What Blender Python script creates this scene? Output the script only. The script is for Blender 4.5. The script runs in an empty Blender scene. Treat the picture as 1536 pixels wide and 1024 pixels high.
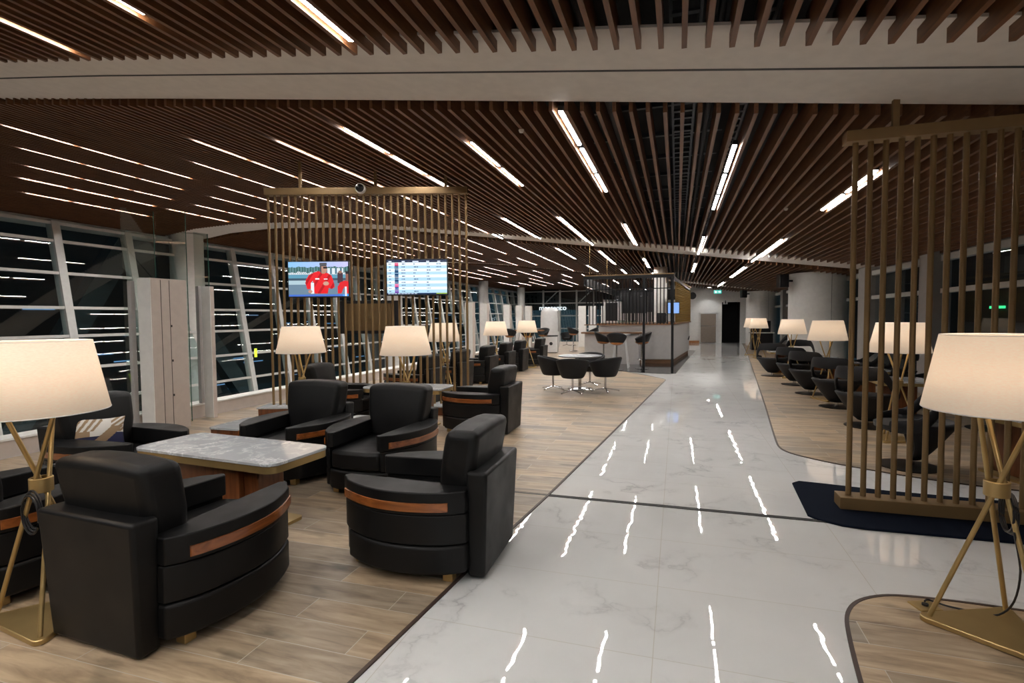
import bpy, bmesh, math, random
from mathutils import Vector, Matrix
random.seed(7)
PI = math.pi
C = bpy.context.scene.collection
sc = bpy.context.scene

# ------------------------------------------------------------------ materials
def newmat(name):
    m = bpy.data.materials.new(name); m.use_nodes = True
    nt = m.node_tree
    b = nt.nodes['Principled BSDF']
    return m, nt, b
def S(b, **k):
    for a, v in k.items():
        a = {'color': 'Base Color', 'rough': 'Roughness', 'metal': 'Metallic', 'coat': 'Coat Weight', 'coatr': 'Coat Roughness',
             'spec': 'Specular IOR Level', 'emit': 'Emission Color', 'emits': 'Emission Strength', 'trans': 'Transmission Weight', 'alpha': 'Alpha'}[a]
        if a in ('Base Color', 'Emission Color'): v = (*v, 1)
        b.inputs[a].default_value = v
def node(nt, t, **k):
    n = nt.nodes.new(t)
    for a, v in k.items():
        if a in n.inputs: n.inputs[a].default_value = v
        else: setattr(n, a, v)
    return n
def link(nt, a, b): nt.links.new(a, b)
def coords(nt, scale=(1, 1, 1), loc=(0, 0, 0), rot=(0, 0, 0)):
    tc = nt.nodes.new('ShaderNodeTexCoord'); mp = nt.nodes.new('ShaderNodeMapping')
    mp.inputs['Scale'].default_value = scale; mp.inputs['Location'].default_value = loc; mp.inputs['Rotation'].default_value = rot
    link(nt, tc.outputs['Object'], mp.inputs['Vector'])
    return mp.outputs['Vector']
def ramp(nt, fac, stops):
    r = nt.nodes.new('ShaderNodeValToRGB'); cr = r.color_ramp
    while len(cr.elements) < len(stops): cr.elements.new(0.5)
    for e, (p, c) in zip(cr.elements, stops): e.position = p; e.color = (*c, 1) if len(c) == 3 else c
    link(nt, fac, r.inputs['Fac']); return r.outputs['Color']
def mix(nt, fac, a, b, mode='MIX'):
    n = nt.nodes.new('ShaderNodeMix'); n.data_type = 'RGBA'; n.blend_type = mode
    for i, v in ((0, fac), (6, a), (7, b)):
        if hasattr(v, 'links'): link(nt, v, n.inputs[i])
        else: n.inputs[i].default_value = v if i == 0 else (*v, 1)
    return n.outputs[2]
def bump(nt, b, h, s, d=0.01):
    n = node(nt, 'ShaderNodeBump'); n.inputs['Strength'].default_value = s; n.inputs['Distance'].default_value = d
    link(nt, h, n.inputs['Height']); link(nt, n.outputs['Normal'], b.inputs['Normal'])

def flat(name, color, rough=0.5, metal=0.0, **k):
    m, nt, b = newmat(name); S(b, color=color, rough=rough, metal=metal, **k)
    # a little procedural variation so no surface is perfectly uniform
    nz = node(nt, 'ShaderNodeTexNoise'); nz.inputs['Scale'].default_value = 9; link(nt, coords(nt), nz.inputs['Vector'])
    c0 = tuple(c * 0.97 for c in color); c1 = tuple(min(1, c * 1.03) for c in color)
    link(nt, ramp(nt, nz.outputs['Fac'], [(0.35, c0), (0.65, c1)]), b.inputs['Base Color'])
    return m

def leather():
    m, nt, b = newmat('black_leather'); S(b, rough=0.48, spec=0.24)
    v = coords(nt)
    nz = node(nt, 'ShaderNodeTexNoise'); nz.inputs['Scale'].default_value = 260; nz.inputs['Detail'].default_value = 4; link(nt, v, nz.inputs['Vector'])
    n2 = node(nt, 'ShaderNodeTexNoise'); n2.inputs['Scale'].default_value = 5; n2.inputs['Detail'].default_value = 2; link(nt, v, n2.inputs['Vector'])
    link(nt, ramp(nt, n2.outputs['Fac'], [(0.3, (0.0045, 0.0045, 0.005)), (0.7, (0.0075, 0.0073, 0.0073))]), b.inputs['Base Color'])
    link(nt, ramp(nt, n2.outputs['Fac'], [(0.3, (0.40,) * 3), (0.7, (0.52,) * 3)]), b.inputs['Roughness'])
    bump(nt, b, nz.outputs['Fac'], 0.25, 0.002)
    return m
def woodmat(name, c0, c1, rough=0.35, scale=(3, 3, 3), coat=0.0, stretch='X'):
    m, nt, b = newmat(name); S(b, rough=rough, coat=coat)
    s = {'X': (1.2, 14, 14), 'Y': (14, 1.2, 14), 'Z': (14, 14, 1.2)}[stretch]
    v = coords(nt, scale=s)
    nz = node(nt, 'ShaderNodeTexNoise'); nz.inputs['Scale'].default_value = 2.2; nz.inputs['Detail'].default_value = 6; nz.inputs['Distortion'].default_value = 0.7
    link(nt, v, nz.inputs['Vector'])
    link(nt, ramp(nt, nz.outputs['Fac'], [(0.3, c0), (0.7, c1)]), b.inputs['Base Color'])
    return m
def marble(name, base=(0.74, 0.74, 0.73), vein=(0.28, 0.28, 0.29), rough=0.014, tiles=True, vs=1.0, amount=0.8, m0=0.46, m1=0.66):
    m, nt, b = newmat(name); S(b, spec=0.6)
    v = coords(nt)
    warp = node(nt, 'ShaderNodeTexNoise'); warp.inputs['Scale'].default_value = 1.3 * vs; warp.inputs['Detail'].default_value = 5
    link(nt, v, warp.inputs['Vector'])
    add = node(nt, 'ShaderNodeVectorMath', operation='MULTIPLY_ADD'); link(nt, warp.outputs['Color'], add.inputs[0]); add.inputs[1].default_value = (0.55, 0.55, 0.55); link(nt, v, add.inputs[2])
    nz = node(nt, 'ShaderNodeTexNoise'); nz.inputs['Scale'].default_value = 1.15 * vs; nz.inputs['Detail'].default_value = 7; nz.inputs['Roughness'].default_value = 0.55
    link(nt, add.outputs[0], nz.inputs['Vector'])
    # thin veins where the noise crosses 0.5
    sub = node(nt, 'ShaderNodeMath', operation='SUBTRACT'); link(nt, nz.outputs['Fac'], sub.inputs[0]); sub.inputs[1].default_value = 0.5
    ab = node(nt, 'ShaderNodeMath', operation='ABSOLUTE'); link(nt, sub.outputs[0], ab.inputs[0])
    line = ramp(nt, ab.outputs[0], [(0.0, (1, 1, 1)), (0.012, (0.35, 0.35, 0.35)), (0.05, (0, 0, 0))])
    msk = node(nt, 'ShaderNodeTexNoise'); msk.inputs['Scale'].default_value = 0.9 * vs; link(nt, v, msk.inputs['Vector'])
    mk = ramp(nt, msk.outputs['Fac'], [(m0, (0, 0, 0)), (m1, (1, 1, 1))])
    f = mix(nt, 1.0, line, mk, 'MULTIPLY')
    f2 = mix(nt, 1.0, f, (amount,) * 3, 'MULTIPLY')
    cloud = ramp(nt, warp.outputs['Fac'], [(0.3, tuple(c * 0.93 for c in base)), (0.7, base)])
    col = mix(nt, f2, cloud, vein)
    if tiles:
        br = node(nt, 'ShaderNodeTexBrick'); br.offset = 0.0; br.inputs['Scale'].default_value = 1.0
        br.inputs['Brick Width'].default_value = 1.2; br.inputs['Row Height'].default_value = 0.69; br.inputs['Mortar Size'].default_value = 0.0022; br.inputs['Mortar Smooth'].default_value = 0.2
        br.inputs['Color1'].default_value = (1, 1, 1, 1); br.inputs['Color2'].default_value = (0.975, 0.975, 0.97, 1); br.inputs['Mortar'].default_value = (0.80, 0.77, 0.70, 1)
        link(nt, coords(nt, loc=(0.1, 0.26, 0)), br.inputs['Vector'])
        col = mix(nt, 1.0, col, br.outputs['Color'], 'MULTIPLY')
        rr = node(nt, 'ShaderNodeTexNoise'); rr.inputs['Scale'].default_value = 2.0; link(nt, v, rr.inputs['Vector'])
        wv = node(nt, 'ShaderNodeTexNoise'); wv.inputs['Scale'].default_value = 6.0; wv.inputs['Detail'].default_value = 1; link(nt, v, wv.inputs['Vector'])
        bump(nt, b, wv.outputs['Fac'], 0.075, 0.01)
    link(nt, col, b.inputs['Base Color']); S(b, rough=rough)
    return m
def plankfloor():
    m, nt, b = newmat('wood_plank_tile'); S(b, spec=0.35)
    br = node(nt, 'ShaderNodeTexBrick'); br.offset = 0.37; br.inputs['Scale'].default_value = 1.0
    br.inputs['Brick Width'].default_value = 1.2; br.inputs['Row Height'].default_value = 0.2; br.inputs['Mortar Size'].default_value = 0.0022; br.inputs['Mortar Smooth'].default_value = 0.1; br.inputs['Bias'].default_value = 0.0
    br.inputs['Color1'].default_value = (0, 0, 0, 1); br.inputs['Color2'].default_value = (1, 1, 1, 1); br.inputs['Mortar'].default_value = (0.5, 0.5, 0.5, 1)
    v0 = coords(nt, loc=(0.3, 0.1, 0))
    link(nt, v0, br.inputs['Vector'])
    # grain, stretched along the plank, shifted from plank to plank
    sh = node(nt, 'ShaderNodeVectorMath', operation='MULTIPLY_ADD'); link(nt, br.outputs['Color'], sh.inputs[0]); sh.inputs[1].default_value = (7.3, 3.1, 0)
    link(nt, coords(nt, scale=(1.3, 9, 1)), sh.inputs[2])
    g = node(nt, 'ShaderNodeTexNoise'); g.inputs['Scale'].default_value = 1.6; g.inputs['Detail'].default_value = 8; g.inputs['Roughness'].default_value = 0.62; g.inputs['Distortion'].default_value = 0.5
    link(nt, sh.outputs[0], g.inputs['Vector'])
    grain = ramp(nt, g.outputs['Fac'], [(0.28, (0.17, 0.13, 0.095)), (0.46, (0.33, 0.255, 0.18)), (0.6, (0.43, 0.345, 0.25)), (0.78, (0.50, 0.41, 0.31))])
    kn = node(nt, 'ShaderNodeTexNoise'); kn.inputs['Scale'].default_value = 2.3; kn.inputs['Detail'].default_value = 3; link(nt, coords(nt, scale=(1, 2.2, 1)), kn.inputs['Vector'])
    dk = ramp(nt, kn.outputs['Fac'], [(0.26, (0.45, 0.48, 0.50)), (0.40, (1, 1, 1))])
    col = mix(nt, 1.0, grain, dk, 'MULTIPLY')
    tone = ramp(nt, br.outputs['Color'], [(0.0, (0.72, 0.75, 0.80)), (0.5, (1.0, 0.97, 0.93)), (1.0, (1.2, 1.12, 1.0))])
    col = mix(nt, 1.0, col, tone, 'MULTIPLY')
    col = mix(nt, br.outputs['Fac'], col, (0.50, 0.45, 0.38))
    link(nt, col, b.inputs['Base Color'])
    rg = ramp(nt, g.outputs['Fac'], [(0.3, (0.34,) * 3), (0.7, (0.46,) * 3)]); link(nt, rg, b.inputs['Roughness'])
    bump(nt, b, g.outputs['Fac'], 0.12, 0.004)
    return m
def glassmat(name, tint=(0.92, 0.97, 0.96), refl=0.10, cap=0.22):
    m, nt, b = newmat(name); nt.nodes.remove(b)
    out = nt.nodes['Material Output']
    tr = node(nt, 'ShaderNodeBsdfTransparent'); tr.inputs['Color'].default_value = (*tint, 1)
    gl = node(nt, 'ShaderNodeBsdfGlossy'); gl.inputs['Roughness'].default_value = 0.015; gl.inputs['Color'].default_value = (0.95, 1, 1, 1)
    lw = node(nt, 'ShaderNodeFresnel'); lw.inputs['IOR'].default_value = 1.5
    m0 = node(nt, 'ShaderNodeMath', operation='MULTIPLY_ADD'); link(nt, lw.outputs[0], m0.inputs[0]); m0.inputs[1].default_value = 1.2; m0.inputs[2].default_value = refl - 0.05
    mm = node(nt, 'ShaderNodeMath', operation='MINIMUM'); link(nt, m0.outputs[0], mm.inputs[0]); mm.inputs[1].default_value = cap
    mx = node(nt, 'ShaderNodeMixShader'); link(nt, mm.outputs[0], mx.inputs[0]); link(nt, tr.outputs[0], mx.inputs[1]); link(nt, gl.outputs[0], mx.inputs[2])
    link(nt, mx.outputs[0], out.inputs['Surface'])
    return m
def emis(name, col, s, vary=False):
    m, nt, b = newmat(name); S(b, color=(0.02, 0.02, 0.02), emit=col, emits=s)
    if vary:   # row of LED dots along the strip
        v = coords(nt); sx = node(nt, 'ShaderNodeSeparateXYZ'); link(nt, v, sx.inputs[0])
        w = node(nt, 'ShaderNodeMath', operation='MULTIPLY'); link(nt, sx.outputs['Y'], w.inputs[0]); w.inputs[1].default_value = 2 * PI / 0.07
        sn = node(nt, 'ShaderNodeMath', operation='SINE'); link(nt, w.outputs[0], sn.inputs[0])
        ma = node(nt, 'ShaderNodeMath', operation='MULTIPLY_ADD'); link(nt, sn.outputs[0], ma.inputs[0]); ma.inputs[1].default_value = 0.45 * s; ma.inputs[2].default_value = s
        link(nt, ma.outputs[0], b.inputs['Emission Strength'])
    return m
def shademat():
    m, nt, b = newmat('lamp_shade_fabric'); nt.nodes.remove(b); out = nt.nodes['Material Output']
    v = coords(nt); nz = node(nt, 'ShaderNodeTexNoise'); nz.inputs['Scale'].default_value = 60; link(nt, coords(nt, scale=(1, 1, 6)), nz.inputs['Vector'])
    col = ramp(nt, nz.outputs['Fac'], [(0.3, (0.78, 0.70, 0.60)), (0.7, (0.86, 0.79, 0.69))])
    d = node(nt, 'ShaderNodeBsdfDiffuse'); t = node(nt, 'ShaderNodeBsdfTranslucent'); link(nt, col, d.inputs['Color']); link(nt, col, t.inputs['Color'])
    mx = node(nt, 'ShaderNodeMixShader'); mx.inputs[0].default_value = 0.55; link(nt, d.outputs[0], mx.inputs[1]); link(nt, t.outputs[0], mx.inputs[2])
    e = node(nt, 'ShaderNodeEmission'); e.inputs['Color'].default_value = (1.0, 0.83, 0.67, 1); e.inputs['Strength'].default_value = SHADE_E
    ad = node(nt, 'ShaderNodeAddShader'); link(nt, mx.outputs[0], ad.inputs[0]); link(nt, e.outputs[0], ad.inputs[1])
    link(nt, ad.outputs[0], out.inputs['Surface']); return m
def vcol(name, strength):
    m, nt, b = newmat(name); S(b, color=(0.01, 0.01, 0.01), rough=0.25)
    a = node(nt, 'ShaderNodeAttribute', attribute_name='Col'); link(nt, a.outputs['Color'], b.inputs['Emission Color']); b.inputs['Emission Strength'].default_value = strength
    return m

SHADE_E = 0.22
LED_S = 100.0
LOOK_EXP = -0.12
M = {}
M['leather'] = leather()
M['shell'] = flat('charcoal_upholstery', (0.012, 0.012, 0.0135), 0.6, spec=0.3)
M['bronze'] = flat('bronze_metal', (0.23, 0.145, 0.062), 0.5, 0.35)
M['brass'] = flat('brass_metal', (0.48, 0.34, 0.145), 0.36, 0.7)
M['chrome'] = flat('chrome_metal', (0.62, 0.62, 0.64), 0.14, 1.0)
M['blackmetal'] = flat('black_metal', (0.012, 0.012, 0.013), 0.35, 0.6)
M['blackplastic'] = flat('black_plastic', (0.012, 0.012, 0.014), 0.4)
M['trimwood'] = woodmat('arm_inlay_wood', (0.12, 0.032, 0.007), (0.32, 0.105, 0.026), 0.3, coat=0.4, stretch='Y')
M['tablewood'] = woodmat('table_veneer', (0.11, 0.034, 0.011), (0.22, 0.076, 0.025), 0.35, coat=0.2, stretch='Z')
M['slat'] = woodmat('ceiling_slat_wood', (0.092, 0.034, 0.011), (0.172, 0.070, 0.024), 0.5, stretch='Y')
M['barwood'] = woodmat('counter_wood', (0.13, 0.06, 0.025), (0.22, 0.11, 0.05), 0.4)
M['stoolwood'] = woodmat('stool_plywood', (0.26, 0.10, 0.03), (0.42, 0.18, 0.06), 0.4, stretch='Z')
M['floor'] = marble('polished_white_marble', vs=1.5, amount=0.5)
M['topmarble'] = marble('table_marble', (0.50, 0.525, 0.545), (0.85, 0.87, 0.88), 0.06, False, 3.2, 1.0, 0.30, 0.55)
M['plank'] = plankfloor()
M['trim'] = flat('dark_edge_strip', (0.05, 0.03, 0.022), 0.5)
M['joint'] = flat('dark_joint', (0.03, 0.03, 0.03), 0.6)
M['white'] = flat('white_paint', (0.80, 0.79, 0.76), 0.5)
M['whitegloss'] = flat('white_lacquer', (0.74, 0.74, 0.74), 0.25)
M['cabinet'] = flat('putty_laminate', (0.52, 0.45, 0.40), 0.45)
M['frame'] = flat('window_frame_paint', (0.68, 0.69, 0.67), 0.45)
M['greyframe'] = flat('grey_cladding', (0.40, 0.385, 0.375), 0.5)
M['band'] = flat('ceiling_plaster', (0.80, 0.755, 0.71), 0.7)
M['void'] = flat('black_plenum', (0.006, 0.006, 0.007), 0.8)
M['pipe'] = flat('dark_galvanised', (0.10, 0.10, 0.105), 0.4, 0.7)
M['redpipe'] = flat('red_pipe', (0.45, 0.02, 0.03), 0.4)
M['navy'] = flat('navy_carpet', (0.005, 0.008, 0.017), 0.95, spec=0.08)
M['blackfloor'] = flat('black_granite', (0.022, 0.023, 0.025), 0.08)
M['gold'] = flat('gold_mesh', (0.42, 0.27, 0.08), 0.35, 0.85)
M['steel'] = flat('brushed_bronze_steel', (0.30, 0.25, 0.21), 0.35, 0.85)
M['dark'] = flat('dark_panel', (0.01, 0.01, 0.012), 0.3)
M['counter'] = flat('pale_grey_counter', (0.50, 0.48, 0.47), 0.3)
M['glass'] = glassmat('facade_glass', (0.80, 0.90, 0.90), 0.09)
M['rglass'] = glassmat('side_glass', (0.80, 0.86, 0.90), 0.06, 0.07)
M['clear'] = glassmat('screen_glass', (0.90, 0.95, 0.93), 0.08)
M['glassedge'] = flat('green_glass_edge', (0.05, 0.13, 0.10), 0.15)
M['led'] = emis('led_strip', (1.0, 0.965, 0.92), LED_S, True)
M['shade'] = shademat()
M['screenart'] = vcol('screen_picture', 1.3)
M['print'] = vcol('printed_pattern', 0.0)
M['bulb'] = emis('warm_bulb', (1, 0.7, 0.42), 12)
M['exit'] = emis('exit_green', (0.35, 0.95, 0.85), 3)
M['blueled'] = emis('blue_outside_light', (0.25, 0.55, 1.0), 0.7)
M['warmled'] = emis('white_outside_light', (0.4, 0.62, 1.0), 0.45)
M['greenled'] = emis('green_outside_light', (0.05, 0.9, 0.3), 1.5)
M['orangeled'] = emis('orange_outside_light', (1.0, 0.45, 0.15), 2.0)
M['yellow'] = emis('yellow_sign', (0.8, 1.0, 0.05), 1.4)
M['bluescreen'] = emis('blue_screen', (0.28, 0.5, 1.0), 1.0)
M['sign'] = emis('white_sign', (0.85, 0.95, 1.0), 1.6)
M['night'] = flat('night_concrete', (0.02, 0.034, 0.042), 0.7)
M['brace'] = flat('teal_steel', (0.05, 0.085, 0.10), 0.5)
M['greytop'] = flat('grey_stone_top', (0.36, 0.38, 0.40), 0.25)
M['cloth'] = flat('cushion_backing', (0.55, 0.52, 0.48), 0.9)
# the cushion's printed face uses the colour attribute as base colour
_nt = M['print'].node_tree; _b = _nt.nodes['Principled BSDF']; _a = [n for n in _nt.nodes if n.type == 'ATTRIBUTE'][0]
_nt.links.new(_a.outputs['Color'], _b.inputs['Base Color']); _b.inputs['Roughness'].default_value = 0.85

# ------------------------------------------------------------------ mesh helpers
class MB:
    def __init__(s): s.bm = bmesh.new()
    def box(s, x0, x1, y0, y1, z0, z1):
        r = bmesh.ops.create_cube(s.bm, size=1.0)
        for v in r['verts']:
            v.co = Vector(((x0 + x1) / 2 + v.co.x * (x1 - x0), (y0 + y1) / 2 + v.co.y * (y1 - y0), (z0 + z1) / 2 + v.co.z * (z1 - z0)))
        return r['verts']
    def hexa(s, p):      # 8 points: bottom ring 4, top ring 4
        vs = [s.bm.verts.new(q) for q in p]
        for f in ((3, 2, 1, 0), (4, 5, 6, 7), (0, 1, 5, 4), (1, 2, 6, 5), (2, 3, 7, 6), (3, 0, 4, 7)):
            s.bm.faces.new([vs[i] for i in f])
        return vs
    def bar(s, p0, p1, w, h):      # rectangular bar between two points
        p0, p1 = Vector(p0), Vector(p1); d = (p1 - p0).normalized()
        up = Vector((0, 0, 1)) if abs(d.z) < 0.99 else Vector((0, 1, 0))
        a = d.cross(up).normalized() * w / 2; b = a.normalized().cross(d).normalized() * h / 2
        s.hexa([p0 - a - b, p0 + a - b, p0 + a + b, p0 - a + b, p1 - a - b, p1 + a - b, p1 + a + b, p1 - a + b])
    def tube(s, p0, p1, r0, r1=None, n=12):
        r1 = r0 if r1 is None else r1
        p0, p1 = Vector(p0), Vector(p1); d = (p1 - p0)
        m = Matrix.Translation((p0 + p1) / 2) @ d.to_track_quat('Z', 'Y').to_matrix().to_4x4()
        bmesh.ops.create_cone(s.bm, cap_ends=True, segments=n, radius1=r0, radius2=r1, depth=d.length, matrix=m)
    def path(s, pts, r, n=8, closed=False):
        pts = [Vector(p) for p in pts]; rings = []
        N = len(pts)
        for i, p in enumerate(pts):
            a = pts[(i - 1) % N] if (closed or i > 0) else p; b = pts[(i + 1) % N] if (closed or i < N - 1) else p
            d = (b - a).normalized(); up = Vector((0, 0, 1)) if abs(d.z) < 0.95 else Vector((1, 0, 0))
            u = d.cross(up).normalized(); w = u.cross(d).normalized()
            rings.append([s.bm.verts.new(p + u * r * math.cos(2 * PI * k / n) + w * r * math.sin(2 * PI * k / n)) for k in range(n)])
        for i in range(N if closed else N - 1):
            A, B = rings[i], rings[(i + 1) % N]
            for k in range(n): s.bm.faces.new((A[k], A[(k + 1) % n], B[(k + 1) % n], B[k]))
        if not closed: s.bm.faces.new(list(reversed(rings[0]))); s.bm.faces.new(rings[-1])
    def lathe(s, prof, n=32, c=(0, 0), close=True):
        rings = []
        for r, z in prof:
            if r < 1e-6: rings.append([s.bm.verts.new((c[0], c[1], z))])
            else: rings.append([s.bm.verts.new((c[0] + r * math.cos(2 * PI * k / n), c[1] + r * math.sin(2 * PI * k / n), z)) for k in range(n)])
        for A, B in zip(rings, rings[1:]):
            for k in range(n):
                a0, a1, b0, b1 = A[k % len(A)], A[(k + 1) % len(A)], B[k % len(B)], B[(k + 1) % len(B)]
                f = [a0, a1, b1, b0]; g = []
                for v in f:
                    if v not in g: g.append(v)
                if len(g) > 2: s.bm.faces.new(g)
    def prism(s, poly, z0, z1):
        a = [s.bm.verts.new((p[0], p[1], z0)) for p in poly]; b = [s.bm.verts.new((p[0], p[1], z1)) for p in poly]
        n = len(poly)
        s.bm.faces.new(list(reversed(a))); s.bm.faces.new(b)
        for i in range(n): s.bm.faces.new((a[i], a[(i + 1) % n], b[(i + 1) % n], b[i]))
    def grid(s, rows, close_u=False):     # rows of points -> quad sheet
        V = [[s.bm.verts.new(p) for p in r] for r in rows]
        for A, B in zip(V, V[1:]):
            n = len(A)
            for k in range(n if close_u else n - 1): s.bm.faces.new((A[k], A[(k + 1) % n], B[(k + 1) % n], B[k]))
        return V
    def build(s, name, mat, parent=None, bevel=0, seg=2, angle=35, sub=0, solid=0, smooth=True, recalc=True):
        if recalc: bmesh.ops.recalc_face_normals(s.bm, faces=s.bm.faces[:])
        me = bpy.data.meshes.new(name); s.bm.to_mesh(me); s.bm.free()
        me.materials.append(mat)
        if smooth:
            me.shade_smooth()
            me.set_sharp_from_angle(angle=math.radians(angle))
        o = bpy.data.objects.new(name, me); C.objects.link(o)
        if parent is not None: o.parent = parent
        if solid:
            q = o.modifiers.new('solid', 'SOLIDIFY'); q.thickness = solid; q.offset = 0
        if bevel:
            q = o.modifiers.new('bevel', 'BEVEL'); q.width = bevel; q.segments = seg; q.limit_method = 'ANGLE'; q.angle_limit = math.radians(30)
        if sub:
            q = o.modifiers.new('sub', 'SUBSURF'); q.levels = sub; q.render_levels = sub
        return o
def tag(o, label, cat, group=None):
    o['label'] = label; o['category'] = cat
    if group: o['group'] = group
    return o
def struct(o): o['kind'] = 'structure'; return o
def thing(name, label, cat, loc=(0, 0, 0), rz=0, group=None):
    o = bpy.data.objects.new(name, None); o.empty_display_size = 0.1; C.objects.link(o)
    o.location = loc; o.rotation_euler = (0, 0, rz)
    return tag(o, label, cat, group)
def dup(src, loc, rz, label, group=None):
    def cp(o, par):
        c = o.copy(); C.objects.link(c)
        if par is not None: c.parent = par
        for ch in list(o.children): cp(ch, c)
        return c
    kids = list(src.children)
    r = src.copy(); C.objects.link(r); r.location = loc; r.rotation_euler = (0, 0, rz); r['label'] = label
    if group: r['group'] = group
    for k in kids: cp(k, r)
    return r
def simple(name, mb, mat, label, cat, group=None, loc=None, rz=0, **k):
    o = mb.build(name, mat, None, **k); tag(o, label, cat, group)
    if loc: o.location = loc
    if rz: o.rotation_euler = (0, 0, rz)
    return o
def rrect(hx, hy, r, n=5):
    pts = []
    for cx, cy, a0 in ((hx - r, hy - r, 0), (-hx + r, hy - r, 90), (-hx + r, -hy + r, 180), (hx - r, -hy + r, 270)):
        for k in range(n + 1):
            a = math.radians(a0 + 90 * k / n); pts.append((cx + r * math.cos(a), cy + r * math.sin(a)))
    return pts
def raster(name, w, h, nx, ny, fn, mat, parent):
    """flat picture in the local XZ plane facing -Y, coloured cell by cell"""
    bm = bmesh.new(); lay = bm.loops.layers.float_color.new('Col')
    V = [[bm.verts.new((-w / 2 + w * i / nx, 0, -h / 2 + h * j / ny)) for i in range(nx + 1)] for j in range(ny + 1)]
    for j in range(ny):
        for i in range(nx):
            f = bm.faces.new((V[j][i], V[j][i + 1], V[j + 1][i + 1], V[j + 1][i]))
            c = fn((i + 0.5) / nx, 1 - (j + 0.5) / ny)
            for l in f.loops: l[lay] = (*c, 1)
    me = bpy.data.meshes.new(name); bm.to_mesh(me); bm.free(); me.materials.append(mat)
    o = bpy.data.objects.new(name, me); C.objects.link(o); o.parent = parent
    return o
def inpoly(x, y, P):
    r = False; n = len(P)
    for i in range(n):
        (x0, y0), (x1, y1) = P[i], P[(i + 1) % n]
        if (y0 > y) != (y1 > y) and x < (x1 - x0) * (y - y0) / (y1 - y0) + x0: r = not r
    return r
def lin(r, g, b):
    f = lambda c: (c / 255 / 12.92) if c / 255 <= 0.04045 else ((c / 255 + 0.055) / 1.055) ** 2.4
    return (f(r), f(g), f(b))

# ------------------------------------------------------------------ camera
def make_camera():
    f = 795.0; hy = 476.0; vx = 1016.0; roll = math.radians(0.45)
    pitch = math.atan((512 - hy) / f); yaw = math.atan((vx - 768) * math.cos(pitch) / f)
    fw = Vector((-math.sin(yaw) * math.cos(pitch), math.cos(yaw) * math.cos(pitch), -math.sin(pitch)))
    rt = Vector((math.cos(yaw), math.sin(yaw), 0)); up = rt.cross(fw)
    rt2 = math.cos(roll) * rt - math.sin(roll) * up; up2 = math.cos(roll) * up + math.sin(roll) * rt
    m = Matrix((rt2, up2, -fw)).transposed().to_4x4(); m.translation = (0, 0, 1.6)
    cd = bpy.data.cameras.new('camera'); cd.sensor_width = 36; cd.sensor_fit = 'HORIZONTAL'; cd.lens = 36 * f / 1536; cd.clip_end = 300; cd.clip_start = 0.05
    co = bpy.data.objects.new('camera', cd); co.matrix_world = m; C.objects.link(co); sc.camera = co
make_camera()

# ------------------------------------------------------------------ ceiling
def cz(x):
    if x > -9.5: return 3.41 - 0.133 * x
    P = [(-9.5, 4.673), (-12.2, 4.93), (-15.2, 5.10), (-17.5, 5.05), (-20.5, 4.75)]
    for (x0, z0), (x1, z1) in zip(P, P[1:]):
        if x >= x1: return z0 + (z1 - z0) * (x - x0) / (x1 - x0)
    return P[-1][1]
SP = 0.15; NS0, NS1 = -131, 33
def ybend(x):      # the white bands sweep away a little on the far left
    return 0.02 * max(0, -x - 6) ** 1.35
LX = [2.07, 0.5, -1.1, -2.45, -3.95, -5.5, -7.1, -8.72, -10.4, -12.1, -13.7, -15.3, -16.9]
def slat_zone(name, y0, y1, b0=0, b1=0, step=1):
    mb = MB()
    for i in range(NS0, NS1):
        x = 0.035 + i * SP; z = cz(x)
        mb.box(x - 0.0175, x + 0.0175, y0 + b0 * ybend(x), y1 + b1 * ybend(x), z, z + 0.20)
    o = mb.build(name, M['slat'], smooth=False); struct(o); return o
slat_zone('ceiling', -5.5, 3.85, 0, 0)
slat_zone('ceiling.001', 5.03, 15.3, 0, 1)
slat_zone('ceiling.002', 16.95, 29.6, 1, 1)
slat_zone('ceiling.003', 30.9, 66, 1, 0)
def band(name, y0, y1, groove=True):
    xs = [-20.5 + 0.5 * k for k in range(52)]
    mb = MB(); ym = (y0 + y1) / 2
    def strip(a, b):
        rows = []
        for x in xs:
            z = cz(x) + 0.085; e = ybend(x)
            rows.append([(x, a + e, z + 0.02), (x, a + e, z), (x, b + e, z), (x, b + e, z + 0.02)])
        mb.grid(rows, True)
    if groove: strip(y0, ym - 0.012); strip(ym + 0.012, y1)
    else: strip(y0, y1)
    o = struct(mb.build(name, M['band'], angle=50))
    if groove:
        mb = MB()
        for a, b in zip(xs, xs[1:]):
            mb.hexa([(a, ym - 0.014 + ybend(a), cz(a) + 0.082), (b, ym - 0.014 + ybend(b), cz(b) + 0.082), (b, ym + 0.014 + ybend(b), cz(b) + 0.082), (a, ym + 0.014 + ybend(a), cz(a) + 0.082),
                     (a, ym - 0.02 + ybend(a), cz(a) + 0.2), (b, ym - 0.02 + ybend(b), cz(b) + 0.2), (b, ym + 0.02 + ybend(b), cz(b) + 0.2), (a, ym + 0.02 + ybend(a), cz(a) + 0.2)])
        g = mb.build('joint_groove', M['joint'], o)
band('trim_1', 3.73, 5.02); band('trim_2', 15.15, 16.94, False); band('trim_3', 29.5, 30.88, False)
# black void above the slats
mb = MB()
rows = [[(x, -6, cz(x) + 0.95), (x, 67, cz(x) + 0.95)] for x in [-21 + 0.75 * k for k in range(36)]]
mb.grid(rows); struct(mb.build('ceiling.004', M['void'], recalc=False))
mb = MB(); mb.box(-21, 5.3, 66.0, 66.2, 2.5, 6.2); struct(mb.build('wall_back', M['void']))
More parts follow.
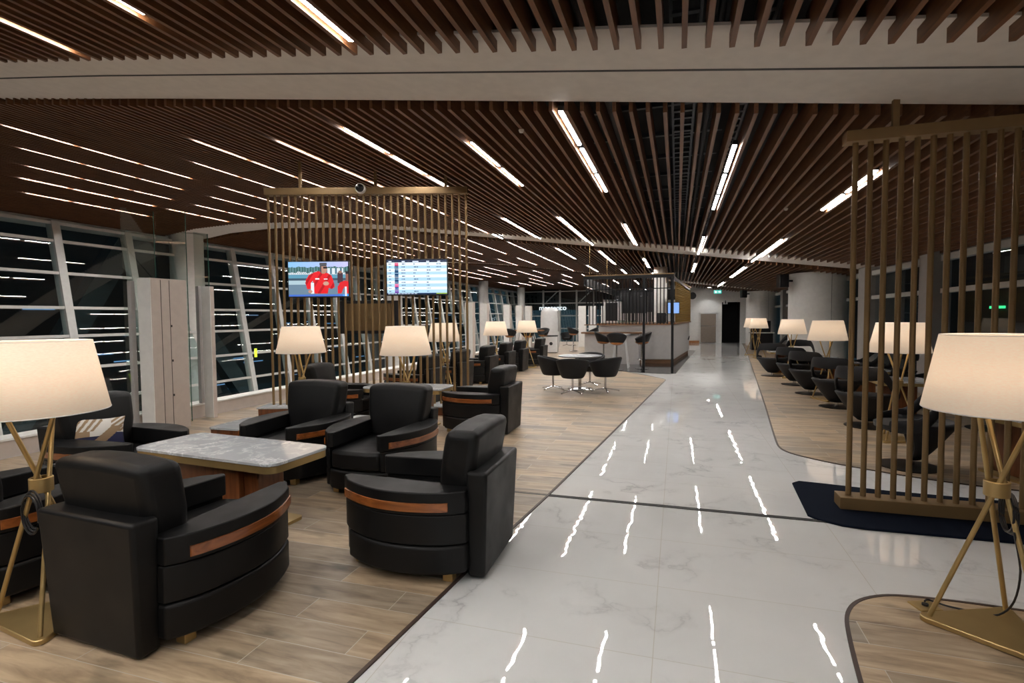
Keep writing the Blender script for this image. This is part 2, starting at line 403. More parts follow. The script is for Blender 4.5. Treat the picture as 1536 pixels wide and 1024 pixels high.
# services in the void above the walkway
G = 'services above the slats'
def service(name, p0, p1, r, mat, label, cat):
    mb = MB(); mb.tube(p0, p1, r, n=10); simple(name, mb, mat, label, cat, G)
for k, (x, r) in enumerate(((-0.75, 0.07), (0.32, 0.03), (1.35, 0.05))):
    service('service_pipe', (x, -5, 4.0 - 0.13 * x), (x, 29.5, 4.0 - 0.13 * x), r, M['pipe'],
            ['fat dark pipe running lengthwise above the slats left of the walkway', 'thin dark pipe running lengthwise above the slats over the walkway', 'dark pipe running lengthwise above the slats on the right'][k], 'pipe')
def tray(x, w, label):
    mb = MB(); z = 3.86 - 0.13 * x
    for s in (-1, 1): mb.box(x + s * w / 2 - 0.012, x + s * w / 2 + 0.012, -5, 29.4, z, z + 0.07)
    y = -5
    while y < 29: mb.box(x - w / 2, x + w / 2, y, y + 0.05, z, z + 0.02); y += 0.22
    simple('cable_tray', mb, M['pipe'], label, 'cable tray', G)
tray(0.05, 0.22, 'dark ladder cable tray above the slats over the marble walkway'); tray(0.62, 0.10, 'narrow metal cable rail above the slats right of the walkway')
for k in range(9):
    y = 6.0 + 1.15 * k; mb = MB(); mb.box(-3, 3, y, y + 0.06, 4.28, 4.34)
    simple('ceiling_hanger', mb, M['pipe'], 'dark cross channel in the ceiling void above the slats', 'ceiling channel', G)
mb = MB(); mb.tube((-0.13, 5.3, 3.80), (-0.13, 5.6, 3.80), 0.055); simple('pipe_collar', mb, M['redpipe'], 'red pipe collar seen between slats behind the white beam', 'pipe collar')
# LED strips
led = None
def strip(x, y0, y1, label, group):
    global led
    L = 1.05
    if led is None:
        led = thing('ceiling_light', label, 'ceiling light', (0, 0, 0), 0, group)
        mb = MB(); mb.box(-0.019, 0.019, -0.5, 0.5, 0.0, 0.012); mb.build('diffuser', M['led'], led, smooth=False)
        mb = MB(); mb.box(-0.026, 0.026, -0.505, 0.505, 0.0125, 0.06); mb.build('housing', M['dark'], led, smooth=False)
        o = led
    else: o = dup(led, (0, 0, 0), 0, label, group)
    xs = round((x - 0.035 - SP / 2) / SP) * SP + 0.035 + SP / 2     # sits in the gap between two slats
    o.location = (xs, (y0 + y1) / 2, cz(xs) + 0.024); o.scale = (1, (y1 - y0), 1)
    o.rotation_euler = (0, 0.132 if xs > -9.5 else 0.06, 0)
ORD = ['first', 'second', 'third', 'fourth', 'fifth', 'sixth', 'seventh', 'eighth', 'ninth', 'tenth', 'eleventh', 'twelfth', 'thirteenth']
runs = {  # x: list of (start, number of strips) for each bay of ceiling
    0: [(6.75, 2), (12.2, 4), (18.7, 4), (26.8, 3)],
    1: [(6.0, 3), (12.7, 3), (19.0, 3)],
    2: [(5.1, 3), (11.7, 3), (18.9, 3), (25.3, 2)],
    3: [(2.6, 1), (6.2, 2), (11.4, 4), (17.7, 4), (25, 2), (33, 3), (44, 3)],
    4: [(2.1, 1), (5.75, 3), (12.1, 3), (18.0, 3), (24.5, 3), (35, 3), (47, 3)],
    5: [(2.6, 1), (6.4, 5), (13.0, 3), (17.4, 10), (32, 3), (41, 4)],
    6: [(6.5, 3), (10.5, 3), (17.6, 4), (24, 3), (34, 3), (43, 4)],
    7: [(8.0, 3), (12.0, 2), (19, 4), (26, 3), (33, 4), (42, 6), (54, 4)],
    8: [(5.9, 3), (10.2, 3), (18.5, 4), (25, 3), (35, 6), (48, 6)],
    9: [(7.1, 3), (11.5, 3), (19.5, 4), (27, 2), (33, 6), (44, 8)],
    10: [(8.2, 3), (12.5, 2), (20.5, 5), (36, 6), (50, 6)], 11: [(9.0, 3), (13, 2), (22, 5), (34, 8), (52, 4)], 12: [(10, 3), (21, 5), (36, 8), (50, 6)]}
where = {0: 'row over the right tables', 1: 'row over the walkway', 2: 'first row left of walkway', 3: 'second row left of walkway', 4: 'third row left of walkway',
         5: 'fourth row left of walkway', 6: 'fifth row left of walkway', 7: 'sixth row left of walkway', 8: 'seventh row left of walkway',
         9: 'eighth row left of walkway', 10: 'ninth row left of walkway', 11: 'tenth row left of walkway', 12: 'row nearest the sloping windows'}
for k, rs in runs.items():
    n = [0, 0, 0, 0]
    for (y, c) in rs:
        z = 0 if y < 4 else 1 if y < 15.2 else 2 if y < 29.5 else 3
        for j in range(c):
            w_ = ORD[n[z]] if n[z] < 13 else 'last'; n[z] += 1
            ph = ('white LED strip before the near white beam, ' if z == 0 else 'white LED strip, %s beyond the %s white beam, ' % (w_, ('near', 'near', 'second', 'third')[z])) + where[k]
            strip(LX[k], y + 0.025 + j * 1.2, y + 1.075 + j * 1.2, ph, 'white ceiling light strips')
# unseen strips added behind the viewpoint to brighten the foreground
for k in range(0, 9):
    for y in ((-3.6, -2.4, -0.6) if k < 2 else (-3.6, -2.4, -0.8, 0.4, 1.4) if k == 2 else (-3.6, -2.4, -1.0, 0.2)):
        strip(LX[k], y, y + 1.05, 'unseen white LED strip added behind the viewpoint to light the foreground', 'added light strips behind the viewpoint')
# small spot cameras on the slats
for p, l in (((-1.62, 5.6), 'tiny white dome sensor on the slats above the screen partition'), ((1.55, 8.9), 'tiny white dome sensor on the slats above the right tables')):
    mb = MB(); mb.lathe([(0, -0.035), (0.02, -0.03), (0.03, -0.01), (0.03, 0.0), (0, 0.0)], 16)
    simple('ceiling_sensor', mb, M['white'], l, 'sensor', loc=(p[0], p[1], cz(p[0])))

# ------------------------------------------------------------------ floor
mb = MB(); mb.box(-7.6, 5.2, -5, 34.5, -0.2, 0.0); struct(mb.build('floor', M['floor'], smooth=False))
def chaikin(p, lo, hi, it=2):
    for _ in range(it):
        q = list(p[:lo]) + [p[lo]]
        for a, b in zip(p[lo:hi], p[lo + 1:hi + 1]):
            q += [(0.75 * a[0] + 0.25 * b[0], 0.75 * a[1] + 0.25 * b[1]), (0.25 * a[0] + 0.75 * b[0], 0.25 * a[1] + 0.75 * b[1])]
        q += [p[hi]]; hi2 = len(q) - 1; q += list(p[hi + 1:]); p, hi = q, hi2
    return p
left_edge = [(-7.45, 34.0), (-7.45, -5), (-1.72, -5), (-1.36, 1.94), (-1.22, 3.45), (-1.10, 4.54), (-0.87, 7.06), (-0.27, 13.75), (-0.30, 14.0), (-0.46, 14.25), (-1.4, 15.55), (-2.2, 15.9), (-3.15, 18.5), (-3.15, 34.0)]
mb = MB(); mb.prism(left_edge, -0.05, 0.006); struct(mb.build('wood_floor', M['plank'], smooth=False))
right_edge = [(5.05, 5.75), (5.05, 33.0), (3.6, 33.0), (2.77, 23.5), (1.49, 10.13), (1.20, 7.3), (1.19, 6.98), (1.25, 6.78), (1.38, 6.62), (1.66, 6.38), (2.35, 6.0), (3.0, 5.85)]
right_edge = chaikin(right_edge, 4, 11)
mb = MB(); mb.prism(list(reversed(right_edge)), -0.05, 0.006); struct(mb.build('wood_floor.001', M['plank'], smooth=False))
near_edge = [(0.55, -3), (0.70, 2.0), (0.77, 2.58), (0.83, 2.98), (0.87, 3.16), (0.95, 3.31), (1.07, 3.41), (1.21, 3.465), (1.51, 3.48), (1.9, 3.46), (3.2, 3.40), (5.05, 3.3), (5.05, -3)]
near_edge = chaikin(near_edge, 1, 11)
mb = MB(); mb.prism(list(reversed(near_edge)), -0.05, 0.006); struct(mb.build('wood_floor.002', M['plank'], smooth=False))
def edging(name, pts, w=0.02, z=0.009):
    mb = MB(); L = []; 
    for i, p in enumerate(pts):
        a = Vector(pts[max(i - 1, 0)]); b = Vector(pts[min(i + 1, len(pts) - 1)]); d = (b - a).normalized(); n = Vector((-d.y, d.x)) * w / 2
        L.append([(p[0] + n.x, p[1] + n.y, z - 0.02), (p[0] + n.x, p[1] + n.y, z), (p[0] - n.x, p[1] - n.y, z), (p[0] - n.x, p[1] - n.y, z - 0.02)])
    mb.grid(L, True); struct(mb.build(name, M['trim'], smooth=False))
edging('trim_4', left_edge[2:12]); edging('trim_5', right_edge[2:]); edging('trim_6', near_edge[:-1])
mb = MB(); mb.box(-7.4, 5, 4.555, 4.575, -0.01, 0.0075); mb.box(-7.4, 5, 4.59, 4.596, -0.01, 0.0072); struct(mb.build('trim_7', M['joint'], smooth=False))
# black granite apron round the bar
apron = [(-2.25, 15.9), (-1.45, 15.62), (-0.5, 15.3), (-0.2, 15.3), (-0.02, 15.45), (0.82, 26), (0.5, 26), (-0.12, 18.7), (-3.1, 18.7)]
mb = MB(); mb.prism(apron, -0.03, 0.010); struct(mb.build('trim_8', M['blackfloor'], smooth=False))
# navy mat under the right screen
matp = [(1.00, 4.66), (1.06, 4.58), (1.2, 4.50), (1.35, 4.475), (3.4, 4.50), (3.4, 5.42), (1.81, 5.50), (1.3, 5.58), (1.12, 5.60), (1.05, 5.52)]
mb = MB(); mb.prism(matp, 0.0, 0.018); simple('floor_mat', mb, M['navy'], 'dark navy mat on the marble under the right gold screen', 'mat', bevel=0.006)

# ------------------------------------------------------------------ armchair
def halfw(t): return 0.385 + 0.095 * math.sin(PI * min(max(t, 0), 1) ** 0.85) - 0.085 * (max(0, t - 0.55) / 0.45) ** 2 - 0.02 * max(0, 0.12 - t) / 0.12
def make_armchair(label):
    r = thing('armchair', label, 'armchair')
    Y0, Y1 = -0.36, 0.52
    def outline(off=0.0, n=14, t0=0.0, t1=1.0, s=1):
        return [(s * (halfw(t0 + (t1 - t0) * k / n) + off), Y0 + (Y1 - Y0) * (t0 + (t1 - t0) * k / n)) for k in range(n + 1)]
    # lower skirt, all round
    R = outline(0.005); L = outline(0.005, s=-1)
    front = [(0.16, Y1 + 0.032), (0, Y1 + 0.042), (-0.16, Y1 + 0.032)]
    mb = MB(); mb.prism(R[:-1] + [(R[-1][0] - 0.0, R[-1][1] - 0.05), (R[-1][0] - 0.06, R[-1][1] + 0.01)] + front + [(-R[-1][0] + 0.06, R[-1][1] + 0.01), (-R[-1][0], R[-1][1] - 0.05)] + list(reversed(L[:-1])), 0.07, 0.243)
    mb.build('skirt', M['leather'], r, bevel=0.018, seg=3)
    # seat block and cushion
    mb = MB(); mb.prism([(0.285, -0.3), (0.255, Y1 - 0.005), (0.13, Y1 + 0.03), (-0.13, Y1 + 0.03), (-0.255, Y1 - 0.005), (-0.285, -0.3)], 0.248, 0.415)
    mb.build('seat', M['leather'], r, bevel=0.03, seg=3)
    for s in (-1, 1):
        O = outline(0.0, s=s); inner = [(s * 0.29, Y1 - 0.005), (s * 0.28, Y0)]
        endp = [(O[-1][0] - s * 0.0, O[-1][1] - 0.02), (O[-1][0] - s * 0.025, O[-1][1])]
        inner = [(s * 0.26, Y1 - 0.005), (s * 0.28, Y0)]
        poly = O[:-1] + endp + inner
        if s < 0: poly = list(reversed(poly))
        mb = MB(); mb.prism(poly, 0.250, 0.430); a = mb.build('arm', M['leather'], r, bevel=0.016, seg=3)
        O2 = outline(0.012, s=s); p2 = O2[:-1] + [(O2[-1][0], O2[-1][1] - 0.03), (O2[-1][0] - s * 0.04, O2[-1][1] + 0.012), (s * 0.255, Y1 + 0.012), (s * 0.225, Y1 - 0.01), (s * 0.275, Y0)]
        if s < 0: p2 = list(reversed(p2))
        mb = MB(); mb.prism(p2, 0.436, 0.572); mb.build('arm_pad', M['leather'], a, bevel=0.034, seg=4)
        # wood inlay along the outer face
        rows = []
        n = 16
        for k in range(n + 1):
            t = 0.10 + 0.86 * k / n; x = halfw(t) + 0.008; y = Y0 + (Y1 - Y0) * t
            rows.append([(s * (x), y, 0.455), (s * (x + 0.011), y, 0.458), (s * (x + 0.011), y, 0.508), (s * (x), y, 0.511)])
        mb = MB(); mb.grid(rows, True); mb.bm.faces.new([v for v in mb.bm.verts][:4]); mb.bm.faces.new([v for v in mb.bm.verts][-4:]); mb.build('wood_inlay', M['trimwood'], a)
    # tall rear slab, a little wider at the top
    mb = MB(); mb.hexa([(-0.315, -0.455, 0.02), (0.315, -0.455, 0.02), (0.315, -0.345, 0.02), (-0.315, -0.345, 0.02), (-0.345, -0.485, 0.675), (0.345, -0.485, 0.675), (0.34, -0.35, 0.675), (-0.34, -0.35, 0.675)])
    mb.build('back_panel', M['leather'], r, bevel=0.02, seg=3)
    # backrest cushion
    mb = MB(); mb.hexa([(-0.30, -0.34, 0.40), (0.30, -0.34, 0.40), (0.30, -0.13, 0.40), (-0.30, -0.13, 0.40), (-0.335, -0.43, 0.91), (0.335, -0.43, 0.91), (0.335, -0.21, 0.91), (-0.335, -0.21, 0.91)])
    bmesh.ops.subdivide_edges(mb.bm, edges=mb.bm.edges[:], cuts=3, use_grid_fill=True)
    for v in mb.bm.verts:     # upper part swells to the full width, lower part tucks between the arms
        z = (v.co.z - 0.40) / 0.51
        u = max(0, 1 - (v.co.x / 0.335) ** 2) * max(0, 1 - (2 * z - 1) ** 2)
        v.co.y += 0.035 * u * (1 if v.co.y > -0.29 + 0 * z - 0.085 * z + 0.055 else -0.4)
        v.co.x *= 0.88 + 0.12 * min(1, max(0, (z - 0.1) / 0.4))
        v.co.z += 0.02 * max(0, 1 - (v.co.x / 0.335) ** 2) * (z > 0.95)
    mb.build('backrest', M['leather'], r, bevel=0.07, seg=5, angle=60)
    for x, y in ((-0.345, -0.24), (0.345, -0.24), (-0.25, 0.42), (0.25, 0.42)):
        if True:
            mb = MB(); mb.box(x - 0.032, x + 0.032, y - 0.032, y + 0.032, 0.006, 0.075); mb.build('foot', M['brass'], r, bevel=0.004)
    return r
AG = 'black leather club armchairs'
ch = make_armchair('large black leather armchair in the left foreground seen from behind, back to the camera')
ch['group'] = AG; ch.location = (-2.66, 2.23, 0.0); ch.rotation_euler = (0, 0, math.radians(-3))
H = PI / 2
for loc, rz, l in (
    ((-3.98, 2.15), math.radians(2), 'black leather armchair partly hidden behind the left floor lamp at the frame edge'),
    ((-4.88, 3.50), -H, 'black leather armchair holding the patterned cushion at the left end of the marble table'),
    ((-1.565, 3.25), H + 0.02, 'black leather armchair in the centre foreground standing at the edge of the marble walkway'),
    ((-2.73, 4.56), PI - 0.02, 'black leather armchair facing the camera behind the near table, right of a pair'),
    ((-3.78, 4.62), PI + 0.02, 'black leather armchair facing the camera behind the near table, left of a pair'),
    ((-4.92, 6.86), -H + 0.15, 'black leather armchair in front of the left gold screen below the television'),
    ((-2.63, 7.06), H, 'black leather armchair beside the right end of the left gold screen, back to the walkway'),
    ((-4.75, 9.05), H, 'black leather armchair seen through the gold screen bars just behind the lamp'),
    ((-4.75, 10.55), H, 'black leather armchair behind the right end of the gold screen beside a lamp'),
    ((-4.75, 12.25), H, 'black leather armchair first in the row beyond the gold screen'),
    ((-4.80, 13.9), H, 'black leather armchair behind the floor lamp in the far row'),
    ((-4.78, 15.2), H, 'black leather armchair third along in the far row, next to last lamp'),
    ((-4.62, 17.0), H, 'black leather armchair last in the far row, near the white bin')):
    dup(ch, (loc[0], loc[1], 0), rz, l, AG)

# cushion
def cushion():
    r = thing('cushion', 'white cushion with taupe stripes and navy blocks, leaning in the left armchair', 'cushion', (-4.98, 3.42, 0.585), math.radians(62))
    r.rotation_euler = (math.radians(-16), math.radians(4), math.radians(66))
    def pat(u, v):
        W, T, N = (0.66, 0.63, 0.58), (0.30, 0.20, 0.115), (0.016, 0.018, 0.06)
        d = u + 0.55 * v
        c = W
        if v < 0.45 and u < 0.55 and int(d * 15) % 2 == 0 and u + v * 0.4 < 0.6: c = T
        if u > 0.72 and v < 0.5 and int((u + v) * 12) % 2 == 0: c = T
        if v > 0.45 and u < 0.28: c = T
        if v > 0.62 and u < 0.75: c = N
        if v > 0.52 and u > 0.72: c = N
        if 0.95 < u + 0.75 * v < 1.22 and v > 0.3: c = T
        if v > 0.93 and u < 0.5: c = N
        return c
    w, h, n = 0.40, 0.29, 56
    for sgn, nm in ((-1, 'front_cover'), (1, 'back_cover')):
        bm = bmesh.new(); lay = bm.loops.layers.float_color.new('Col'); V = []
        for j in range(n + 1):
            row = []
            for i in range(n + 1):
                u, v = i / n, j / n; e = (4 * u * (1 - u)) ** 0.45 * (4 * v * (1 - v)) ** 0.45
                px = (u - 0.5) * w * (1 - 0.10 * 4 * v * (1 - v) * 1.0); pz = (v - 0.5) * h * (1 - 0.12 * 4 * u * (1 - u))
                row.append(bm.verts.new((px, sgn * 0.065 * e, pz)))
            V.append(row)
        for j in range(n):
            for i in range(n):
                f = bm.faces.new((V[j][i], V[j][i + 1], V[j + 1][i + 1], V[j + 1][i]) if sgn < 0 else (V[j][i], V[j + 1][i], V[j + 1][i + 1], V[j][i + 1])); f.smooth = True
                c = pat((i + 0.5) / n, 1 - (j + 0.5) / n)
                for l in f.loops: l[lay] = (*c, 1)
        me = bpy.data.meshes.new(nm); bm.to_mesh(me); bm.free(); me.materials.append(M['print'] if sgn < 0 else M['cloth'])
        o = bpy.data.objects.new(nm, me); C.objects.link(o); o.parent = r
cushion()

# ------------------------------------------------------------------ tables of the left group
def make_table(label, hx, hy, h, loc, rz, group=None):
    r = thing('lounge_table', label, 'table', loc, rz, group)
    mb = MB(); mb.prism(rrect(hx, hy, 0.09), h - 0.024, h); mb.build('marble_top', M['topmarble'], r, bevel=0.004)
    mb = MB(); mb.prism(rrect(hx - 0.006, hy - 0.006, 0.086), h - 0.075, h - 0.0245); mb.build('brass_rim', M['brass'], r)
    mb = MB(); mb.box(-hx * 0.52, hx * 0.36, -hy * 0.55, hy * 0.55, 0.03, h - 0.076); mb.build('pedestal', M['tablewood'], r, bevel=0.004)
    mb = MB(); mb.box(hx * 0.365, hx * 0.56, -hy * 0.42, hy * 0.42, 0.03, h - 0.076); mb.build('pedestal_end', M['tablewood'], r, bevel=0.01)
    mb = MB(); mb.prism(rrect(hx * 0.68, hy * 0.78, 0.04), 0.007, 0.03); mb.build('base_plate', M['brass'], r)
    return r
t1 = make_table('long marble-topped table with brass rim between the front armchairs', 0.73, 0.30, 0.60, (-3.36, 3.30, 0), math.radians(-4.5))
make_table('marble-topped table in front of the gold screen, between two facing armchairs', 0.62, 0.30, 0.60, (-3.80, 7.02, 0), math.radians(3))
for y, l in ((12.9, 'small marble table in the far armchair row, left of the floor lamp'), (16.1, 'small marble table at the end of the far armchair row')):
    make_table(l, 0.34, 0.28, 0.56, (-5.75, y, 0), H)
def low_table(label, x0, x1, y0, y1, h, loc, rz=0):
    r = thing('side_table', label, 'side table', loc, rz)
    mb = MB(); mb.prism(rrect((x1 - x0) / 2, (y1 - y0) / 2, 0.04), h - 0.025, h); mb.build('marble_top', M['topmarble'], r, bevel=0.004)
    mb = MB(); mb.box(-(x1 - x0) / 2 + 0.02, (x1 - x0) / 2 - 0.02, -(y1 - y0) / 2 + 0.02, (y1 - y0) / 2 - 0.02, 0.006, h - 0.0255); mb.build('wood_body', M['tablewood'], r)
low_table('low marble-topped side table left of the facing armchairs', -0.3, 0.3, -0.3, 0.3, 0.42, (-4.64, 4.84, 0), math.radians(2))
low_table('low marble-topped side table just behind the pair of facing armchairs', -0.45, 0.45, -0.2, 0.2, 0.42, (-3.3, 5.42, 0))

# ------------------------------------------------------------------ floor lamps
def make_lamp(label, loc, rz, group, cord=False, rb=0.335, rtp=0.25):
    r = thing('floor_lamp', label, 'floor lamp', loc, rz, group)
    R = 0.31
    tri = []
    for k in range(3):
        a = math.radians(90 + 120 * k); cx, cy = (R - 0.05) * math.cos(a), (R - 0.05) * math.sin(a)
        for j in range(-3, 4):
            b = a + math.radians(20 * j); tri.append((cx + 0.035 * math.cos(b), cy + 0.035 * math.sin(b)))
    mb = MB(); mb.prism(tri, 0.006, 0.034); mb.build('base', M['brass'], r, bevel=0.005)
    tops = []
    for k in range(3):
        a = math.radians(90 + 120 * k); b = a + math.radians(62); c = a + math.radians(150)
        p0 = Vector((0.255 * math.cos(a), 0.255 * math.sin(a), 0.033)); p1 = Vector((0.036 * math.cos(b), 0.036 * math.sin(b), 0.73))
        p2 = p1 + (p1 - p0) * 0.775; tops.append(p2)
        mb = MB(); mb.tube(p0, p2, 0.0115, n=12); mb.build('rod', M['brass'], r)
    mb = MB(); mb.lathe([(0.040, 0.70), (0.052, 0.70), (0.052, 0.775), (0.040, 0.775)], 28); mb.build('collar', M['brass'], r, bevel=0.003)
    prof = [(rb, 1.125), (rtp, 1.498)]
    mb = MB(); mb.lathe(prof, 48); sh = mb.build('lamp_shade', M['shade'], r, solid=0.004, angle=80)
    for rr, z in ((rb, 1.127), (rtp, 1.496)):
        mb = MB(); mb.path([(rr * math.cos(2 * PI * k / 48), rr * math.sin(2 * PI * k / 48), z) for k in range(48)], 0.003, 6, True)
        mb.build('shade_trim', M['white'], sh)
    mb = MB()
    for p in tops: mb.tube((0, 0, 1.27), (p.x, p.y, 1.268), 0.006, n=8)
    mb.tube((0, 0, 1.25), (0, 0, 1.32), 0.018, n=12); mb.build('bulb_holder', M['brass'], r)
    mb = MB(); mb.lathe([(0, 1.32), (0.02, 1.325), (0.033, 1.36), (0.03, 1.39), (0, 1.405)], 16); mb.build('bulb', M['bulb'], r)
    if cord:
        mb = MB()
        for t in range(3):
            q = [(0.085 * math.cos(2 * PI * k / 24) + 0.03 + 0.01 * t, -0.05 - 0.012 * t, 0.62 + 0.10 * math.sin(2 * PI * k / 24) - 0.008 * t) for k in range(24)]
            mb.path(q, 0.0055, 6, True)
        mb.build('coiled_cord', M['blackplastic'], r)
    return r
def lamp_light(x, y, p=LAMP_P if 'LAMP_P' in globals() else 10.0):
    ld = bpy.data.lights.new('lamp_bulb_light', 'POINT'); ld.energy = p; ld.color = (1.0, 0.79, 0.60); ld.shadow_soft_size = 0.05
    lo = bpy.data.objects.new('lamp_bulb_light', ld); lo.location = (x, y, 1.36); C.objects.link(lo)
LG = 'tripod floor lamps with cream shades'
lampL = make_lamp('brass tripod floor lamp with cream shade at the left foreground edge', (-3.215, 1.905, 0), math.radians(-8), LG, True, 0.31, 0.24)
lampR = make_lamp('brass tripod floor lamp with cream shade in the right foreground on the wood island', (1.515, 3.18, 0), math.radians(83), LG, True, 0.31, 0.24)
lm = make_lamp('brass tripod floor lamp with cream shade under the left television', (-5.09, 6.28, 0), math.radians(20), LG)
for x, y, a, l in ((-3.40, 6.22, 40, 'brass tripod floor lamp with cream shade under the flight information screen'),
                (-4.56, 9.95, 10, 'brass tripod floor lamp with cream shade seen through the gold screen bars'),
                (-4.65, 13.45, 75, 'brass tripod lamp with cream shade in the far armchair row, nearer of two'),
                (-4.55, 16.2, 30, 'brass tripod lamp with cream shade in the far armchair row, farther of two'),
                (2.67, 7.80, 15, 'brass tripod floor lamp with cream shade seen through the right gold screen'),
                (2.69, 11.22, 50, 'brass tripod floor lamp with cream shade just left of the right gold screen'),
                (2.80, 15.0, 5, 'brass tripod floor lamp with cream shade in front of the large white rounded column'),
                (2.92, 21.7, 35, 'brass tripod floor lamp with cream shade, front one of the far right pair'),
                (2.92, 23.4, 80, 'brass tripod floor lamp with cream shade, rear one of the far right pair')):
    dup(lm, (x, y, 0), math.radians(a), l, LG)
for o in [o for o in C.objects if o.name.startswith('floor_lamp')]:
    lamp_light(o.location.x, o.location.y)
# lamp cable and floor box by the right lamp
mb = MB(); P = [(1.55, 3.10, 0.55), (1.60, 3.14, 0.35), (1.62, 3.22, 0.16), (1.60, 3.30, 0.045), (1.54, 3.34, 0.02), (1.46, 3.37, 0.016), (1.40, 3.38, 0.02), (1.33, 3.40, 0.03), (1.30, 3.37, 0.03)]
Q = []
for i in range(len(P) - 1):
    for t in (0, 0.25, 0.5, 0.75):
        a = Vector(P[max(i - 1, 0)]); b = Vector(P[i]); c = Vector(P[i + 1]); d = Vector(P[min(i + 2, len(P) - 1)])
        Q.append(0.5 * ((2 * b) + (c - a) * t + (2 * a - 5 * b + 4 * c - d) * t * t + (-a + 3 * b - 3 * c + d) * t ** 3))
mb.path(Q, 0.005, 6); simple('lamp_cable', mb, M['blackplastic'], 'black cable from the right foreground lamp to the floor outlet', 'cable')
fb = thing('floor_outlet', 'square brass floor outlet plate in the wood beside the right lamp', 'floor outlet', (1.30, 3.36, 0), math.radians(20))
mb = MB(); mb.box(-0.06, 0.06, -0.05, 0.05, 0.006, 0.016); mb.build('plate', M['brass'], fb, bevel=0.002)
mb = MB(); mb.lathe([(0, 0.016), (0.016, 0.016), (0.016, 0.026), (0, 0.026)], 12); mb.build('socket', M['blackplastic'], fb)

# ------------------------------------------------------------------ gold bar screens
def make_screen(label, loc, rz, n, sp, ztop, zb, plinth, beam_h, base_h, ext0, ext1, rods):
    r = thing('bar_screen', label, 'partition screen', loc, rz)
    L = (n - 1) * sp
    mb = MB(); mb.box(-ext0, L + ext1, -0.07, 0.07, ztop - beam_h, ztop); mb.build('top_beam', M['bronze'], r, bevel=0.004)
    if plinth is None:
        mb = MB(); mb.box(-ext0, L + ext1, -0.09, 0.09, 0.018, base_h); mb.build('base_beam', M['bronze'], r, bevel=0.004)
    for k in range(n):
        mb = MB(); mb.tube((k * sp, 0, zb), (k * sp, 0, ztop - beam_h + 0.002), 0.021, n=14); mb.build('bar', M['bronze'], r)
    for x, h in rods:
        mb = MB(); mb.box(x - 0.022, x + 0.022, -0.022, 0.022, ztop, h); mb.build('hanger_rod', M['bronze'], r)
    return r
make_screen('tall gold bar screen at the right with a heavy base beam', (1.36, 4.95, 0), 0.0, 20, 0.1055, 3.06, 0.10, None, 0.085, 0.115, 0.08, 0.08, [(0.27, cz(1.63) + 0.09), (1.75, cz(3.1) + 0.09)])
A = Vector((-6.50, 7.30)); B = Vector((-3.36, 8.27)); d = B - A; ang = math.atan2(d.y, d.x); n = 30; sp = d.length / (n - 1)
def onscreen(t, off=0.0):
    p = A + d * t; nn = Vector((-d.y, d.x)).normalized(); return (p.x + nn.x * off, p.y + nn.y * off)
zt = 3.76
rods = [(0.165 * d.length, 4.30), (0.545 * d.length, 4.12), (0.90 * d.length, 4.0)]
gs = make_screen('gold bar screen behind the left armchairs carrying the televisions', (A.x, A.y, 0), ang, n, sp, zt, 0.16, True, 0.11, 0, 0.04, 0.03, rods)
pl = thing('screen_plinth', 'low wooden plinth with marble top under the left gold screen', 'plinth', (A.x, A.y, 0), ang)
mb = MB(); mb.box(-0.15, d.length * 0.93, -0.30, 0.16, 0.135, 0.16); mb.build('marble_top', M['topmarble'], pl, bevel=0.003)
mb = MB(); mb.box(-0.13, d.length * 0.93 - 0.02, -0.28, 0.14, 0.006, 0.1345); mb.build('wood_body', M['tablewood'], pl)

